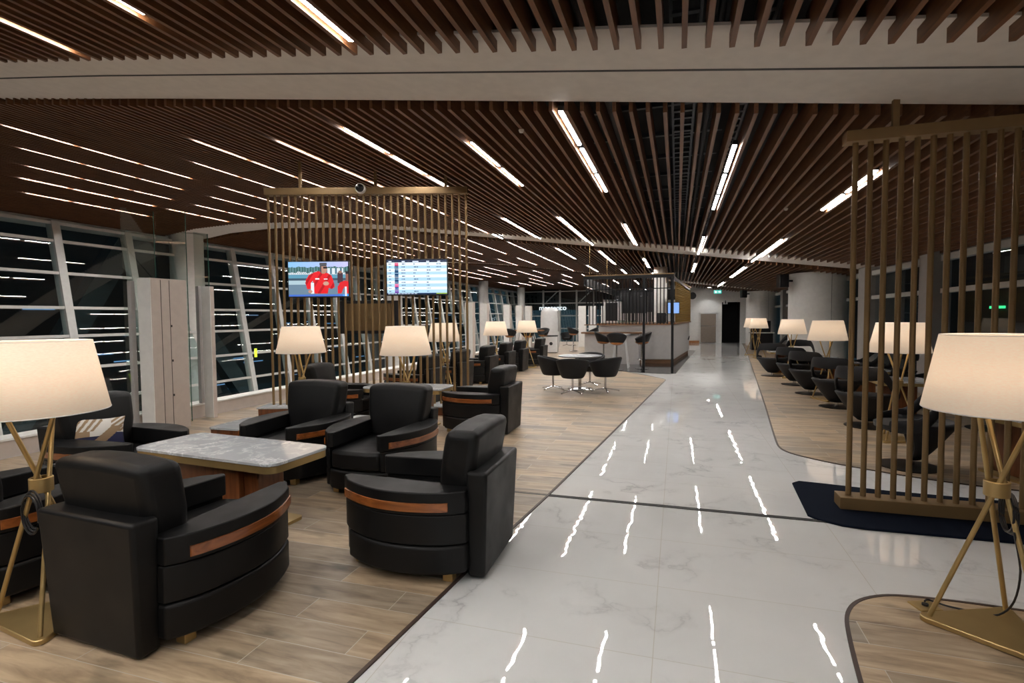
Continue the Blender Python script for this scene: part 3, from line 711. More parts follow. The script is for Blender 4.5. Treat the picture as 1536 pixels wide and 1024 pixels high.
# televisions
RED = [(0.28, 0.62), (0.29, 0.52), (0.34, 0.38), (0.42, 0.31), (0.50, 0.27), (0.56, 0.30), (0.66, 0.33), (0.72, 0.40), (0.76, 0.62), (0.77, 0.74), (0.72, 0.79), (0.67, 0.76), (0.65, 0.92), (0.43, 0.92), (0.41, 0.55), (0.37, 0.62), (0.37, 0.78), (0.31, 0.80)]
R2 = [(0.82, 0.92), (0.82, 0.72), (0.86, 0.60), (0.93, 0.55), (1.0, 0.53), (1.0, 0.92), (0.95, 0.92), (0.93, 0.72), (0.88, 0.92)]
def tvpic(u, v):
    h = math.sin(u * 61.3 + 7) * 0.5 + math.sin(u * 23.1) * 0.5
    if v > 0.945: c = (70, 110, 200) if u < 0.9 else (60, 150, 235)
    elif v < 0.15 + 0.02 * h: c = (135 + 60 * u, 190, 235)
    elif v < 0.30 + 0.03 * h: c = (52, 92, 88) if math.sin(u * 140) + math.sin(v * 160 + u * 30) > -0.4 else (110, 150, 160)
    elif v < 0.37: c = (215, 220, 225) if math.sin(u * 190 + v * 77) + 0.6 * math.sin(v * 300 + u * 40) > -0.3 else (150, 165, 175)
    elif v < 0.47: c = (92, 150, 175)
    elif v < 0.54: c = (60, 82, 100)
    elif v < 0.66 and u + v * 0.6 < 0.75: c = (170, 195, 205)
    else: c = (105, 130, 150)
    if u > 0.62 and 0.18 < v < 0.36 and u < 0.92: c = (215, 222, 226) if math.sin(u * 77) > -0.3 else (70, 110, 130)
    if 0.38 < u < 0.70 and v > 0.92: pass
    if abs(u - 0.865) < 0.045 and 0.32 < v < 0.62: c = (70, 50, 62)
    if (u - 0.865) ** 2 + (v - 0.30) ** 2 * 0.5 < 0.0009: c = (150, 110, 95)
    if inpoly(u, v, RED):
        c = (222, 32, 40) if math.sin(u * 40 + v * 14) < 0.6 else (180, 18, 28)
        if abs(u - 0.48) < 0.035 and abs(v - 0.49) < 0.018 or abs(u - 0.62) < 0.03 and abs(v - 0.495) < 0.014: c = (240, 235, 235)
    if 0.37 < u < 0.425 and 0.60 < v < 0.92: c = (225, 228, 232)
    if (u - 0.36) ** 2 + (v - 0.86) ** 2 * 0.5 < 0.0012: c = (190, 140, 120)
    if inpoly(u, v, R2): c = (215, 34, 42)
    if u > 0.94 and v > 0.72 and u < 0.97: c = (225, 225, 230)
    if u > 0.955 and 0.27 < v < 0.56: c = (40, 34, 40) if v < 0.36 else (140, 90, 78)
    if (u - 0.585) ** 2 / 0.0042 + (v - 0.20) ** 2 / 0.022 < 1: c = (176, 132, 112) if v > 0.13 and u > 0.55 else (74, 74, 80)
    if 0.52 < u < 0.645 and v < 0.10: c = (78, 78, 84) if v > 0.02 else c
    if 0.58 < u < 0.655 and 0.15 < v < 0.20: c = (30, 28, 36)
    if (u - 0.625) ** 2 + (v - 0.63) ** 2 * 0.6 < 0.0022: c = (198, 150, 132)
    return lin(*c)
STATUS = [(225, 70, 110), (30, 70, 110), (30, 70, 110), (30, 70, 110), (30, 60, 100), (30, 70, 110), (28, 60, 110), (228, 80, 140), (40, 60, 140), (110, 60, 160)]
def board(u, v):
    if v < 0.075:
        c = (20, 38, 70)
        for a, b in ((0.03, 0.08), (0.25, 0.30), (0.43, 0.53), (0.66, 0.71), (0.84, 0.89)):
            if a < u < b and 0.03 < v < 0.06: c = (215, 225, 240)
        return lin(*c)
    if v > 0.955:
        c = (16, 44, 80)
        if u < 0.5 and 0.968 < v < 0.985 and int(u * 90) % 5: c = (190, 205, 225)
        if u > 0.82 and 0.962 < v < 0.992: c = (150, 180, 60)
        return lin(*c)
    r = int((v - 0.075) / 0.088); t = ((v - 0.075) / 0.088) % 1.0
    c = (232, 244, 252) if r % 2 == 0 else (176, 214, 238)
    if 0.125 < u < 0.195: c = STATUS[min(r, 9)] if t > 0.06 else (235, 240, 250)
    if 0.125 < u < 0.195 and 0.4 < t < 0.6 and int(u * 130 + r) % 3: c = (150, 190, 220)
    cols = [(0.03, 0.075), (0.245, 0.31), (0.445, 0.47 + 0.05 * ((r * 7) % 4) / 3), (0.665, 0.70 + 0.015 * (r % 3))]
    if r < 3: cols.append((0.82, 0.90 + 0.01 * (r % 2)))
    for k, (a, b) in enumerate(cols):
        if a < u < b and 0.33 < t < 0.67 and int(u * 160 + r * 3 + k) % 4: c = (88, 112, 140)
    return lin(*c)
def make_tv(label, t, off, zc, w, h, fn, nx, ny, back=False):
    x, y = onscreen(t, off); r = thing('television' if not back else 'rear_television', label, 'television', (x, y, zc), ang + (PI if back else 0))
    mb = MB(); mb.box(-w / 2, w / 2, 0.0, 0.055, -h / 2, h / 2); mb.build('casing', M['blackplastic'], r, bevel=0.006)
    if not back:
        o = raster('display', w - 0.036, h - 0.036, nx, ny, fn, M['screenart'], r); o.location = (0, -0.002, 0)
    else:
        mb = MB(); mb.box(-w / 2 + 0.02, w / 2 - 0.02, -0.004, -0.001, -h / 2 + 0.02, h / 2 - 0.02); mb.build('display', M['dark'], r)
        mb = MB(); mb.box(-w * 0.37, w * 0.37, 0.056, 0.075, -h * 0.41, h * 0.41); mb.build('back_plate', M['bronze'], r, bevel=0.004)
    mb = MB(); mb.box(-0.15, 0.15, 0.056 if not back else 0.076, -off - 0.0225 if not back else off - 0.024, -0.1, 0.1) if not back else mb.box(-0.02, 0.02, 0.076, off - 0.024, -0.03, 0.03); mb.build('mount', M['blackmetal'] if not back else M['bronze'], r)
    return r
make_tv('wall television on the left gold screen showing a man in a red jacket', 0.262, -0.15, 2.255, 1.02, 0.60, tvpic, 132, 76)
make_tv('flight information display with a blue and white table on the left gold screen', 0.755, -0.15, 2.275, 1.02, 0.60, board, 140, 96)
make_tv('television seen from behind through the gold bars, black with a bronze back plate', 0.492, 0.16, 1.625, 1.02, 0.56, None, 0, 0, True)
# dome camera on the beam
x, y = onscreen(0.478, -0.105)
dc = thing('dome_camera', 'round black and white dome camera on the top beam of the left gold screen', 'security camera', (x, y, zt - 0.03), ang)
mb = MB(); mb.tube((0, 0.03, 0), (0, -0.04, 0), 0.085, 0.08, 24); mb.build('housing', M['white'], dc, bevel=0.006)
mb = MB(); bmesh.ops.create_uvsphere(mb.bm, u_segments=20, v_segments=12, radius=0.066, matrix=Matrix.Translation((0, -0.045, 0))); mb.build('dome', M['dark'], dc)

# ------------------------------------------------------------------ left edge: cabinets, upstand, glass
CG = 'tall cabinets along the glass'
def cabinet(label, x0, x1, y0, y1, h, seam=True, group=CG, body='cabinet'):
    r = thing('cabinet', label, 'cabinet', ((x0 + x1) / 2, (y0 + y1) / 2, 0), 0, group)
    hx, hy = (x1 - x0) / 2, (y1 - y0) / 2
    mb = MB(); mb.box(-hx, hx, -hy + 0.012, hy, 0.0, h); mb.build('carcass', M['cabinet'], r, bevel=0.004)
    mb = MB(); mb.box(-hx, hx, -hy, -hy + 0.011, 0.0, h); mb.build('end_panel', M['white'], r, bevel=0.003)
    if seam:
        mb = MB()
        for q in (-hy * 0.45, hy * 0.02): mb.box(hx, hx + 0.003, q - 0.003, q + 0.003, 0.02, h - 0.02)
        mb.build('door_seam', M['joint'], r)
        mb = MB()
        for z in (0.5, 1.0, 1.5): mb.box(hx, hx + 0.012, hy * 0.05, hy * 0.05 + 0.012, z, z + 0.03)
        mb.build('handle', M['joint'], r)
    return r
cabinet('tall putty-coloured cabinet in front of the sloping windows, left of the gold screen', -7.22, -6.98, 5.55, 6.12, 2.19)
cabinet('narrow pale cabinet just right of the white round column', -7.38, -7.20, 6.74, 6.82, 2.14, False)
white_panels = [(-7.35, 18.6, 'first'), (-7.35, 20.2, 'second'), (-7.3, 23.1, 'third'), (-7.2, 24.7, 'fourth'), (-7.1, 26.0, 'fifth')]
for x, y, w in white_panels:
    cabinet('tall pale cabinet beyond the armchairs, %s counting from the gold screen' % w, x - 0.3, x, y, y + 0.3, 2.18, False)
for x, y, w in ((-4.62, 28.0, 'left'), (-4.12, 28.3, 'right'), (-3.5, 28.6, 'hidden')):
    cabinet('tall pale cabinet behind the high tables at the back, %s one of two' % w if w != 'hidden' else 'tall pale cabinet at the back just left of the bar cage', x - 0.4, x, y, y + 0.3, 2.18, False)
mb = MB(); mb.box(-7.75, -7.50, -1, 30, -0.3, 0.20); struct(mb.build('baseboard_left', M['cabinet'], bevel=0.006))
mb = MB(); mb.box(-7.78, -7.48, -1, 30, 0.201, 0.225); struct(mb.build('trim_9', M['white']))
def glass_panel(label, p0, p1, z0, z1):
    r = thing('glass_panel', label, 'glass panel', (p0[0], p0[1], 0), math.atan2(p1[1] - p0[1], p1[0] - p0[0]))
    L = math.hypot(p1[0] - p0[0], p1[1] - p0[1])
    mb = MB(); mb.box(0, L, -0.006, 0.006, z0, z1); mb.build('pane', M['clear'], r, smooth=False)
    mb = MB(); mb.box(L, L + 0.008, -0.0065, 0.0065, z0, z1); mb.build('polished_edge', M['glassedge'], r, smooth=False)
glass_panel('frameless glass panel above the putty cabinet, left pane', (-7.62, 5.65), (-7.46, 6.02), 0.23, 3.22)
glass_panel('frameless glass panel above the putty cabinet, right pane', (-7.45, 6.05), (-7.30, 6.42), 0.0, 3.28)
glass_panel('narrow glass pane standing over the pale cabinet by the column', (-7.62, 6.85), (-7.60, 7.10), 0.23, 3.05)
# dark slim posts beside the cabinets
for x, y, l in ((-7.30, 5.52, 'slim dark metal post against the left side of the putty cabinet'), (-7.50, 6.80, 'slim dark metal post left of the narrow pale cabinet')):
    mb = MB(); mb.box(x - 0.03, x + 0.03, y - 0.03, y + 0.03, 0.0 if x > -7.4 else 0.23, 2.15); simple('metal_post', mb, M['greyframe'], l, 'post')

# ------------------------------------------------------------------ sloping facade on the left
def fx(z): return -18.75 - 0.17 * (z - 3.15)
ZT, ZB = 4.80, -3.6
wn = 0
def facade_bay(y0, y1):
    global wn
    wn += 1
    mb = MB()
    def post(y, w):
        a, b = fx(ZB), fx(ZT)
        mb.hexa([(a - 0.18, y - w / 2, ZB), (a + 0.10, y - w / 2, ZB), (a + 0.10, y + w / 2, ZB), (a - 0.18, y + w / 2, ZB),
                 (b - 0.18, y - w / 2, ZT), (b + 0.10, y - w / 2, ZT), (b + 0.10, y + w / 2, ZT), (b - 0.18, y + w / 2, ZT)])
    post(y0, 0.24)
    for z in (4.72, 4.15, 3.12, 2.02, 1.12, 0.1, -0.95, -2.1):
        h = 0.045 if z != -2.1 else 0.12
        mb.hexa([(fx(z) - 0.05, y0, z - h), (fx(z) + 0.07, y0, z - h), (fx(z) + 0.07, y1, z - h), (fx(z) - 0.05, y1, z - h),
                 (fx(z) - 0.05, y0, z + h), (fx(z) + 0.07, y0, z + h), (fx(z) + 0.07, y1, z + h), (fx(z) - 0.05, y1, z + h)])
    fr = struct(mb.build('window_%d' % wn, M['frame'], smooth=False))
    mb = MB(); mb.grid([[(fx(ZB), y0, ZB), (fx(ZB), y1, ZB)], [(fx(ZT), y0, ZT), (fx(ZT), y1, ZT)]])
    mb.build('glass_pane', M['glass'], fr, smooth=False)
y = 4.90
while y < 64:
    facade_bay(y, y + 2.35); y += 2.35
# strip of wall above the facade
mb = MB(); mb.box(-20.6, -19.2, -6, 66, 4.80, 5.9); struct(mb.build('wall_left', M['white'], smooth=False))
# round white columns standing along the facade
CLG = 'round white columns by the sloping facade'
for x, y, r_, l in ((-18.9, 16.65, 0.60, 'large round white column behind the putty cabinet'), (-17.6, 30.6, 0.6, 'round white column glimpsed behind the left television'),
                    (-17.6, 47.5, 0.45, 'round white column rising above the far armchair row'), (-17.4, 59.5, 0.45, 'farthest round white column left of the white pod')):
    mb = MB(); mb.tube((x, y, -3.6), (x, y, cz(x) + 0.1), r_, n=40); simple('column', mb, M['white'], l, 'column', CLG)
mb = MB(); mb.box(-19.5, -7.7, -2, 66, -3.8, -3.6); mb.box(-7.7, 3, 34.6, 66, -3.8, -3.6); struct(mb.build('floor.001', M['cabinet'], smooth=False))
mb = MB(); mb.box(-7.75, -7.6, -2, 34, -3.6, -0.31); struct(mb.build('wall_lower', M['cabinet'], smooth=False))
# steel braces and lights outside the facade
for k, (p0, p1) in enumerate((((-21.6, 16.6, 5.6), (-21.6, 11.2, -3.4)), ((-21.6, 19.6, 1.2), (-21.6, 23.0, -3.4)), ((-21.6, 10.6, 5.0), (-21.6, 5.6, -3.4)))):
    mb = MB(); mb.bar(p0, p1, 0.55, 0.8)
    simple('steel_brace', mb, M['brace'], ['thick diagonal steel brace outside the upper left windows', 'diagonal steel brace outside the windows low behind the gold screen', 'diagonal steel brace outside the windows behind the left lamp'][k], 'brace')
random.seed(3)
mb = MB(); mb.box(-27, -26.0, -4, 66, -3.6, 9); struct(mb.build('wall_outside', M['night'], smooth=False))
mb = MB(); mb.box(-26.0, -19.6, -4, 66, -3.9, -3.6); struct(mb.build('ground', M['night'], smooth=False))
for k in range(64):
    yy = random.uniform(14, 62); zz = -2.6 + 5.0 * ((k * 29) % 64) / 64; w = random.choice((0.5, 0.8, 1.2, 1.6))
    mb = MB(); mb.box(-26.01, -25.96, yy, yy + w, zz, zz + 0.05)
    simple('outside_light', mb, M['blueled'] if random.random() < 0.6 else M['warmled'], 'thin light streak glowing outside beyond the sloping windows', 'outside light', 'light streaks outside the sloping windows')
mb = MB(); mb.box(-15.02, -15.0, 15.95, 16.06, 0.2, 0.52); o = simple('yellow_sign', mb, M['yellow'], 'small fluorescent yellow strip between the gold bars right of the left lamp', 'sign')

# ------------------------------------------------------------------ far glass end on the left
k = 0
for x0, x1 in ((-20.0, -18.4), (-18.4, -15.83), (-15.83, -13.73), (-13.73, -11.67), (-11.67, -9.65), (-9.65, -6.5), (-6.5, -3.5)):
    wn += 1; mb = MB()
    mb.box(x0 - 0.10, x0 + 0.10, 63.9, 64.1, -3.6, 4.9)
    for z in (4.75, 3.3, 1.75, 0.2): mb.box(x0, x1, 63.93, 64.07, z - 0.06, z + 0.06)
    if k in (2, 4): mb.bar((x0 + 0.3, 64.1, 3.4), (x0 + 1.75, 64.1, 4.75), 0.08, 0.12)
    fr = struct(mb.build('window_%d' % wn, M['frame'], smooth=False))
    mb = MB(); mb.grid([[(x0, 64.05, -3.6), (x1, 64.05, -3.6)], [(x0, 64.05, 4.8), (x1, 64.05, 4.8)]]); mb.build('glass_pane', M['glass'], fr, smooth=False)
    k += 1
def text(name, s, size, loc, rot, mat, label, cat, ext=0.01):
    cu = bpy.data.curves.new(name, 'FONT'); cu.body = s; cu.size = size; cu.extrude = ext; cu.align_x = 'CENTER'; cu.align_y = 'CENTER'
    t = bpy.data.objects.new('tmp', cu); C.objects.link(t); bpy.context.view_layer.update()
    me = bpy.data.meshes.new_from_object(t.evaluated_get(bpy.context.evaluated_depsgraph_get())); bpy.data.objects.remove(t)
    me.materials.clear(); me.materials.append(mat)
    o = bpy.data.objects.new(name, me); C.objects.link(o); o.location = loc; o.rotation_euler = rot
    if label: tag(o, label, cat)
    return o
text('hall_sign', 'mentenco', 0.85, (-14.6, 66.0 - 2.3, 2.72), (H, 0, 0), M['sign'], 'white lettering sign on the dark glass end wall above the pod', 'sign')

# ------------------------------------------------------------------ right wall
yy = [-2.2, 1.6, 5.4, 9.2, 13.0, 16.8, 20.6, 24.4, 28.2, 32.0]
for a, b in zip(yy, yy[1:]):
    wn += 1; mb = MB()
    mb.box(4.80, 5.0, a - 0.09, a + 0.09, 0, 2.92)
    for z, h in ((2.68, 0.06), (2.05, 0.045), (0.08, 0.08)): mb.box(4.84, 4.98, a, b, z - h, z + h)
    fr = struct(mb.build('window_%d' % wn, M['frame'], smooth=False))
    mb = MB(); mb.grid([[(4.93, a, 0), (4.93, b, 0)], [(4.93, a, 2.75), (4.93, b, 2.75)]]); mb.build('glass_pane', M['rglass'], fr, smooth=False)
    mb = MB(); mb.box(4.70, 5.02, a - 0.75, a - 0.18, 0, 2.85); mb.build('pilaster', M['greyframe'], fr, smooth=False)
mb = MB(); mb.box(5.03, 5.2, -5, 33.5, 2.74, 4.2); struct(mb.build('wall_right', M['greyframe'], smooth=False))
mb = MB(); mb.box(4.95, 5.2, -5, 33.5, -0.2, 0.0); struct(mb.build('baseboard_right', M['white'], smooth=False))
RCG = 'big rounded columns on the right'
for x, y, r_, l in ((4.22, 18.75, 0.84, 'wide white rounded column behind the right floor lamps'), (4.35, 31.0, 0.82, 'wide white rounded column at the far right near the dark doorway')):
    r = thing('rounded_column', l, 'column', (x, y, 0), 0, RCG)
    mb = MB(); mb.tube((0, 0, 0.0), (0, 0, cz(x) + 0.05), r_, n=48); mb.build('shaft', M['white'], r)
    mb = MB(); a = -PI / 2 + 0.2; mb.box(r_ * math.cos(a) - 0.004, r_ * math.cos(a) + 0.004, r_ * math.sin(a) - 0.004, r_ * math.sin(a) + 0.004, 0.0, cz(x)); mb.build('panel_seam', M['joint'], r)
for x, y, z, l in ((3.10, 18.15, 2.66, 'black wall speaker on the large rounded column, under the slats'), (3.33, 30.3, 2.74, 'black speaker under the slats beside the dark doorway')):
    r = thing('speaker', l, 'speaker', (x, y, z), 0.3, 'black wall speakers')
    mb = MB(); mb.box(-0.14, 0.14, -0.12, 0.12, -0.20, 0.20); mb.build('casing', M['blackplastic'], r, bevel=0.015)
    mb = MB(); mb.box(-0.12, 0.12, -0.128, -0.121, -0.18, 0.18); mb.build('grille', M['dark'], r)
    mb = MB(); mb.box(0.14, 0.30, -0.03, 0.03, -0.03, 0.03); mb.build('bracket', M['blackmetal'], r)
for yv, zv, c, l in ((12.9 + 1.4, 1.62, 'orangeled', 'small orange light outside the right windows'), (10.8, 1.72, 'greenled', 'green light streak outside the right windows above the near lamp')):
    mb = MB(); mb.box(7.05, 7.10, yv + 4, yv + 4 + (0.08 if c == 'orangeled' else 0.55), zv, zv + 0.06); simple('distant_light', mb, M[c], l, 'outside light')

mb = MB(); mb.box(7.1, 7.3, -5, 36, -0.2, 6); struct(mb.build('wall_outside.001', M['void'], smooth=False))
# ------------------------------------------------------------------ far end wall
mb = MB(); mb.box(-1.0, 2.50, 33.3, 33.6, 0, 4.2); struct(mb.build('wall_far', M['white'], smooth=False))
mb = MB(); mb.box(2.50, 3.50, 33.3, 33.6, 2.40, 4.2); struct(mb.build('wall_lintel', M['white'], smooth=False))
mb = MB(); mb.box(3.50, 5.2, 33.3, 33.6, 0, 4.2); struct(mb.build('wall_far.001', M['white'], smooth=False))
mb = MB(); mb.box(2.2, 3.9, 35.0, 35.1, 0, 2.6); struct(mb.build('wall_dark', M['void'], smooth=False))
mb = MB(); mb.box(2.40, 2.50, 33.6, 35.0, 0, 2.6); mb.box(3.5, 3.6, 33.6, 35, 0, 2.6); mb.box(2.4, 3.6, 33.6, 35, 2.6, 2.7); mb.box(2.4, 3.6, 33.6, 35, -0.05, 0.004); struct(mb.build('door_1', M['void'], smooth=False))
dr = struct(MB().build('door_2', M['steel'])) if False else None
mb = MB(); mb.box(1.33, 2.17, 33.22, 33.298, 0.05, 1.72); dd = struct(mb.build('door_2', M['steel'], bevel=0.005))
mb = MB(); mb.box(1.26, 1.325, 33.20, 33.299, 0, 1.80); mb.box(2.175, 2.24, 33.20, 33.299, 0, 1.80); mb.box(1.26, 2.24, 33.20, 33.299, 1.725, 1.80); mb.build('door_frame', M['white'], dd)
mb = MB(); mb.box(1.33, 2.17, 33.205, 33.219, 0.98, 1.03); mb.build('door_rail', M['chrome'], dd)
mb = MB(); mb.box(0.2, 1.25, 33.1, 33.299, 0, 0.14); struct(mb.build('baseboard_far', M['stoolwood'], smooth=False))
# round-cornered portal with a black round loudspeaker
r = thing('wall_speaker', 'round black speaker set in the white wall right of the bar', 'speaker', (0.86, 33.2, 2.80))
mb = MB(); mb.tube((0, 0.1, 0), (0, 0.02, 0), 0.34, n=32); mb.build('white_ring', M['white'], r)
mb = MB(); mb.tube((0, 0.04, 0), (0, -0.02, 0), 0.21, n=32); mb.build('driver', M['dark'], r)
ex = thing('exit_sign', 'small green lit exit sign hanging from the far ceiling', 'exit sign', (2.14, 31.6, 2.93))
mb = MB(); mb.box(-0.22, 0.22, -0.03, 0.03, -0.11, 0.11); mb.build('housing', M['dark'], ex)
def exitpic(u, v):
    c = (70, 190, 175)
    if 0.1 < u < 0.42 and 0.25 < v < 0.8 and abs((u - 0.26)) < 0.05 + 0.1 * abs(math.sin(v * 9)): c = (245, 255, 255)
    if 0.52 < u < 0.9 and abs(v - 0.5) < 0.1: c = (245, 255, 255)
    if 0.75 < u < 0.92 and abs(v - 0.5) < (0.92 - u) * 1.7: c = (245, 255, 255)
    return lin(*c)
o = raster('sign_face', 0.40, 0.19, 40, 20, exitpic, M['screenart'], ex); o.location = (0, -0.032, 0)
mb = MB(); mb.box(-0.01, 0.01, -0.01, 0.01, 0.11, cz(2.14) - 2.93 + 0.1); mb.build('hanger', M['blackmetal'], ex)
sg = thing('restroom_sign', 'small square white sign with a dark figure beside the dark doorway', 'sign', (2.68, 33.27, 2.40))
mb = MB(); mb.box(-0.12, 0.12, -0.05, -0.01, -0.13, 0.13); mb.build('plate', M['whitegloss'], sg)
mb = MB(); mb.tube((0, -0.052, 0.075), (0, -0.06, 0.075), 0.025); mb.box(-0.035, 0.035, -0.06, -0.052, -0.03, 0.04); mb.box(-0.025, 0.025, -0.06, -0.052, -0.1, -0.03); mb.build('pictogram', M['dark'], sg)
dl = thing('downlight', 'white ceiling downlight washing the far wall', 'downlight', (1.72, 32.0, cz(1.72) + 0.02))
mb = MB(); mb.lathe([(0, 0), (0.10, 0), (0.10, 0.03), (0, 0.03)], 20); mb.build('trim_ring', M['white'], dl)
mb = MB(); mb.lathe([(0, -0.004), (0.075, -0.004), (0.075, -0.001), (0, -0.001)], 20); mb.build('lens', M['led'], dl)
ld = bpy.data.lights.new('downlight_beam', 'SPOT'); ld.energy = 40; ld.spot_size = 1.5; ld.spot_blend = 0.6; ld.shadow_soft_size = 0.06
lo = bpy.data.objects.new('downlight_beam', ld); lo.location = (1.72, 32.2, 3.1); lo.rotation_euler = (0.45, 0, 0); C.objects.link(lo)

# ------------------------------------------------------------------ bar island
bar = thing('bar_counter', 'pale grey bar island with dark wood ledge under the black bar cage', 'bar counter')
mb = MB(); mb.prism([(-2.62, 18.6), (-0.12, 18.6), (0.50, 24.2), (-2.62, 24.2)], 0.14, 1.33); mb.build('counter_body', M['counter'], bar, bevel=0.01)
mb = MB(); mb.prism([(-2.66, 18.50), (-0.06, 18.50), (0.58, 24.3), (-2.66, 24.3)], 1.331, 1.375); mb.build('ledge', M['barwood'], bar, bevel=0.006)
mb = MB(); mb.prism([(-2.58, 18.64), (-0.16, 18.64), (0.46, 24.16), (-2.58, 24.16)], 0.006, 0.139); mb.build('kick_plate', M['barwood'], bar)
lc = thing('low_counter', 'lower counter with brown wood top in front of the bar, behind the stools', 'counter')
mb = MB(); mb.box(-3.02, -1.2, 18.02, 18.42, 0.006, 1.03); mb.build('counter_body', M['counter'], lc, bevel=0.008)
mb = MB(); mb.box(-3.12, -1.1, 17.9, 18.45, 1.031, 1.085); mb.build('counter_top', M['barwood'], lc, bevel=0.006)
cg = thing('bar_cage', 'black metal bar cage with vertical rods around the bar', 'bar cage')
yc = 17.4
for x in (-0.93, -0.13):
    mb = MB(); mb.box(x - 0.035, x + 0.035, 15.95, 16.02, 0.011, 2.80); mb.build('post', M['blackmetal'], cg)
mb = MB(); mb.box(-2.68, -0.09, 15.94, 16.03, 2.72, 2.81); mb.build('top_rail', M['blackmetal'], cg)
mb = MB(); mb.box(-2.68, -0.09, 15.93, 16.04, 2.812, 2.84); mb.build('bronze_cap', M['bronze'], cg)
mb = MB(); mb.box(-2.66, -0.1, 15.97, 16.0, 2.40, 2.425); mb.build('mid_rail', M['blackmetal'], cg)
for k in range(26):
    x = -2.62 + k * 0.098
    mb = MB(); mb.tube((x, 15.985, 1.37), (x, 15.985, 2.73), 0.015, n=8); mb.build('rod', M['blackmetal'], cg)
mb = MB(); mb.box(-2.68, -0.09, 15.96, 16.01, 1.345, 1.372); mb.build('low_rail', M['barwood'], cg)
mb = MB(); mb.bar((-2.66, 16.0, 2.66), (-2.66, 24, 2.66), 0.08, 0.25); mb.bar((-0.11, 16.0, 2.72), (0.5, 24.0, 2.72), 0.05, 0.08); mb.build('side_rail', M['dark'], cg)
mb = MB(); mb.box(-2.66, 0.4, 23.6, 23.8, 2.3, 2.75); mb.build('back_rail', M['blackmetal'], cg)
for x, y in ((-2.55, 16.2), (-1.9, 17.5), (-0.95, 16.6), (-2.5, 20), (-0.35, 18.4)):
    mb = MB(); mb.tube((x, y, 2.7), (x, y, cz(x) + 0.05), 0.012, n=8); mb.build('hanger_rod', M['bronze'], cg)
gp = thing('gold_mesh_panel', 'gold metal mesh panel on the right flank of the bar cage', 'mesh panel')
rows = []; nb = 22
for k in range(nb + 1):
    t = k / nb; x = -0.02 + 0.56 * t; y = 19.4 + 4.8 * t
    rows.append((x, y))
mb = MB()
for x, y in rows: mb.tube((x, y, 1.376), (x, y, 2.82), 0.012, n=6)
for k in range(22):
    z = 1.40 + k * 0.065; mb.bar((rows[0][0], rows[0][1], z), (rows[-1][0], rows[-1][1], z), 0.008, 0.03)
mb.build('mesh', M['gold'], gp)
mb = MB(); mb.bar((0.0, 19.4, 2.84), (0.56, 24.2, 2.84), 0.04, 0.05); mb.build('frame', M['gold'], gp)
mb = MB(); mb.bar((-0.06, 19.42, 2.1), (0.50, 24.2, 2.1), 0.02, 1.40); mb.build('back_sheet', M['gold'], gp)
# things inside the cage
bb = thing('back_bar', 'dark back bar wall with ribbed lower half inside the bar cage', 'back bar')
mb = MB(); mb.box(-2.35, -0.95, 22.6, 22.8, 1.376, 2.60); mb.build('panel', M['dark'], bb)
mb = MB()
for k in range(18): mb.box(-2.3 + k * 0.075, -2.3 + k * 0.075 + 0.03, 22.57, 22.6, 1.38, 1.78)
mb.build('ribs', M['greyframe'], bb)
ms = thing('menu_screen', 'large dark menu screen hanging inside the bar cage', 'screen')
mb = MB(); mb.box(-2.25, -1.05, 20.2, 20.28, 1.72, 2.36); mb.build('casing', M['dark'], ms, bevel=0.01)
mb = MB(); mb.tube((-1.65, 20.24, 2.36), (-1.65, 20.24, cz(-1.65)), 0.02); mb.build('hanger', M['blackmetal'], ms)
bs = thing('blue_screen', 'small bright blue screen near the right post of the bar cage', 'screen', (-0.12, 18.9, 1.88))
mb = MB(); mb.box(-0.2, 0.2, 0, 0.04, -0.2, 0.2); mb.build('casing', M['blackplastic'], bs)
mb = MB(); mb.box(-0.18, 0.18, -0.004, -0.001, -0.18, 0.18); mb.build('display', M['bluescreen'], bs)
mb = MB(); mb.box(-0.03, 0.03, 0, 0.03, -0.505, -0.2); mb.build('stand', M['blackplastic'], bs)
mb = MB(); mb.tube((-0.62, 21.4, 1.376), (-0.62, 21.4, cz(-0.6)), 0.26, n=32); simple('bar_column', mb, M['white'], 'white round column inside the bar cage', 'column')
fr = thing('display_fridge', 'tall pale drinks cabinet inside the bar cage, left end', 'fridge')
mb = MB(); mb.box(-2.55, -1.95, 19.4, 19.9, 1.376, 2.15); mb.build('body', M['whitegloss'], fr, bevel=0.02)
mb = MB(); mb.box(-2.6, -1.9, 19.38, 19.92, 2.151, 2.22); mb.build('top', M['chrome'], fr)
mb = MB(); mb.box(-2.45, -2.05, 19.39, 19.398, 1.45, 2.1); mb.build('glass_door', M['dark'], fr)
cm = thing('coffee_machine', 'dark coffee machine on the bar ledge near the right post', 'coffee machine', (-0.52, 18.85, 1.376))
mb = MB(); mb.box(-0.16, 0.16, -0.15, 0.15, 0, 0.34); mb.build('body', M['blackplastic'], cm, bevel=0.03)
mb = MB(); mb.tube((0.16, -0.1, 0.12), (0.16, -0.1, 0.3), 0.035); mb.build('tower', M['chrome'], cm)
for k in range(7):
    mb = MB(); mb.lathe([(0, 0), (0.03, 0), (0.035, 0.10), (0.03, 0.10), (0.026, 0.006), (0, 0.006)], 14)
    simple('drinking_glass', mb, M['clear'], 'upturned drinking glass on the bar ledge behind the cage rods', 'glass', 'glasses on the bar', loc=(-1.95 + 0.09 * k, 18.72 + 0.02 * (k % 2), 1.376))
mb = MB(); mb.tube((0.03, 0, 0), (0.07, -0.02, 0.16), 0.03, 0.015); simple('tap', mb, M['blackplastic'], 'black holder mounted on the right side of the bar counter', 'holder', loc=(0.42, 23.2, 0.62))
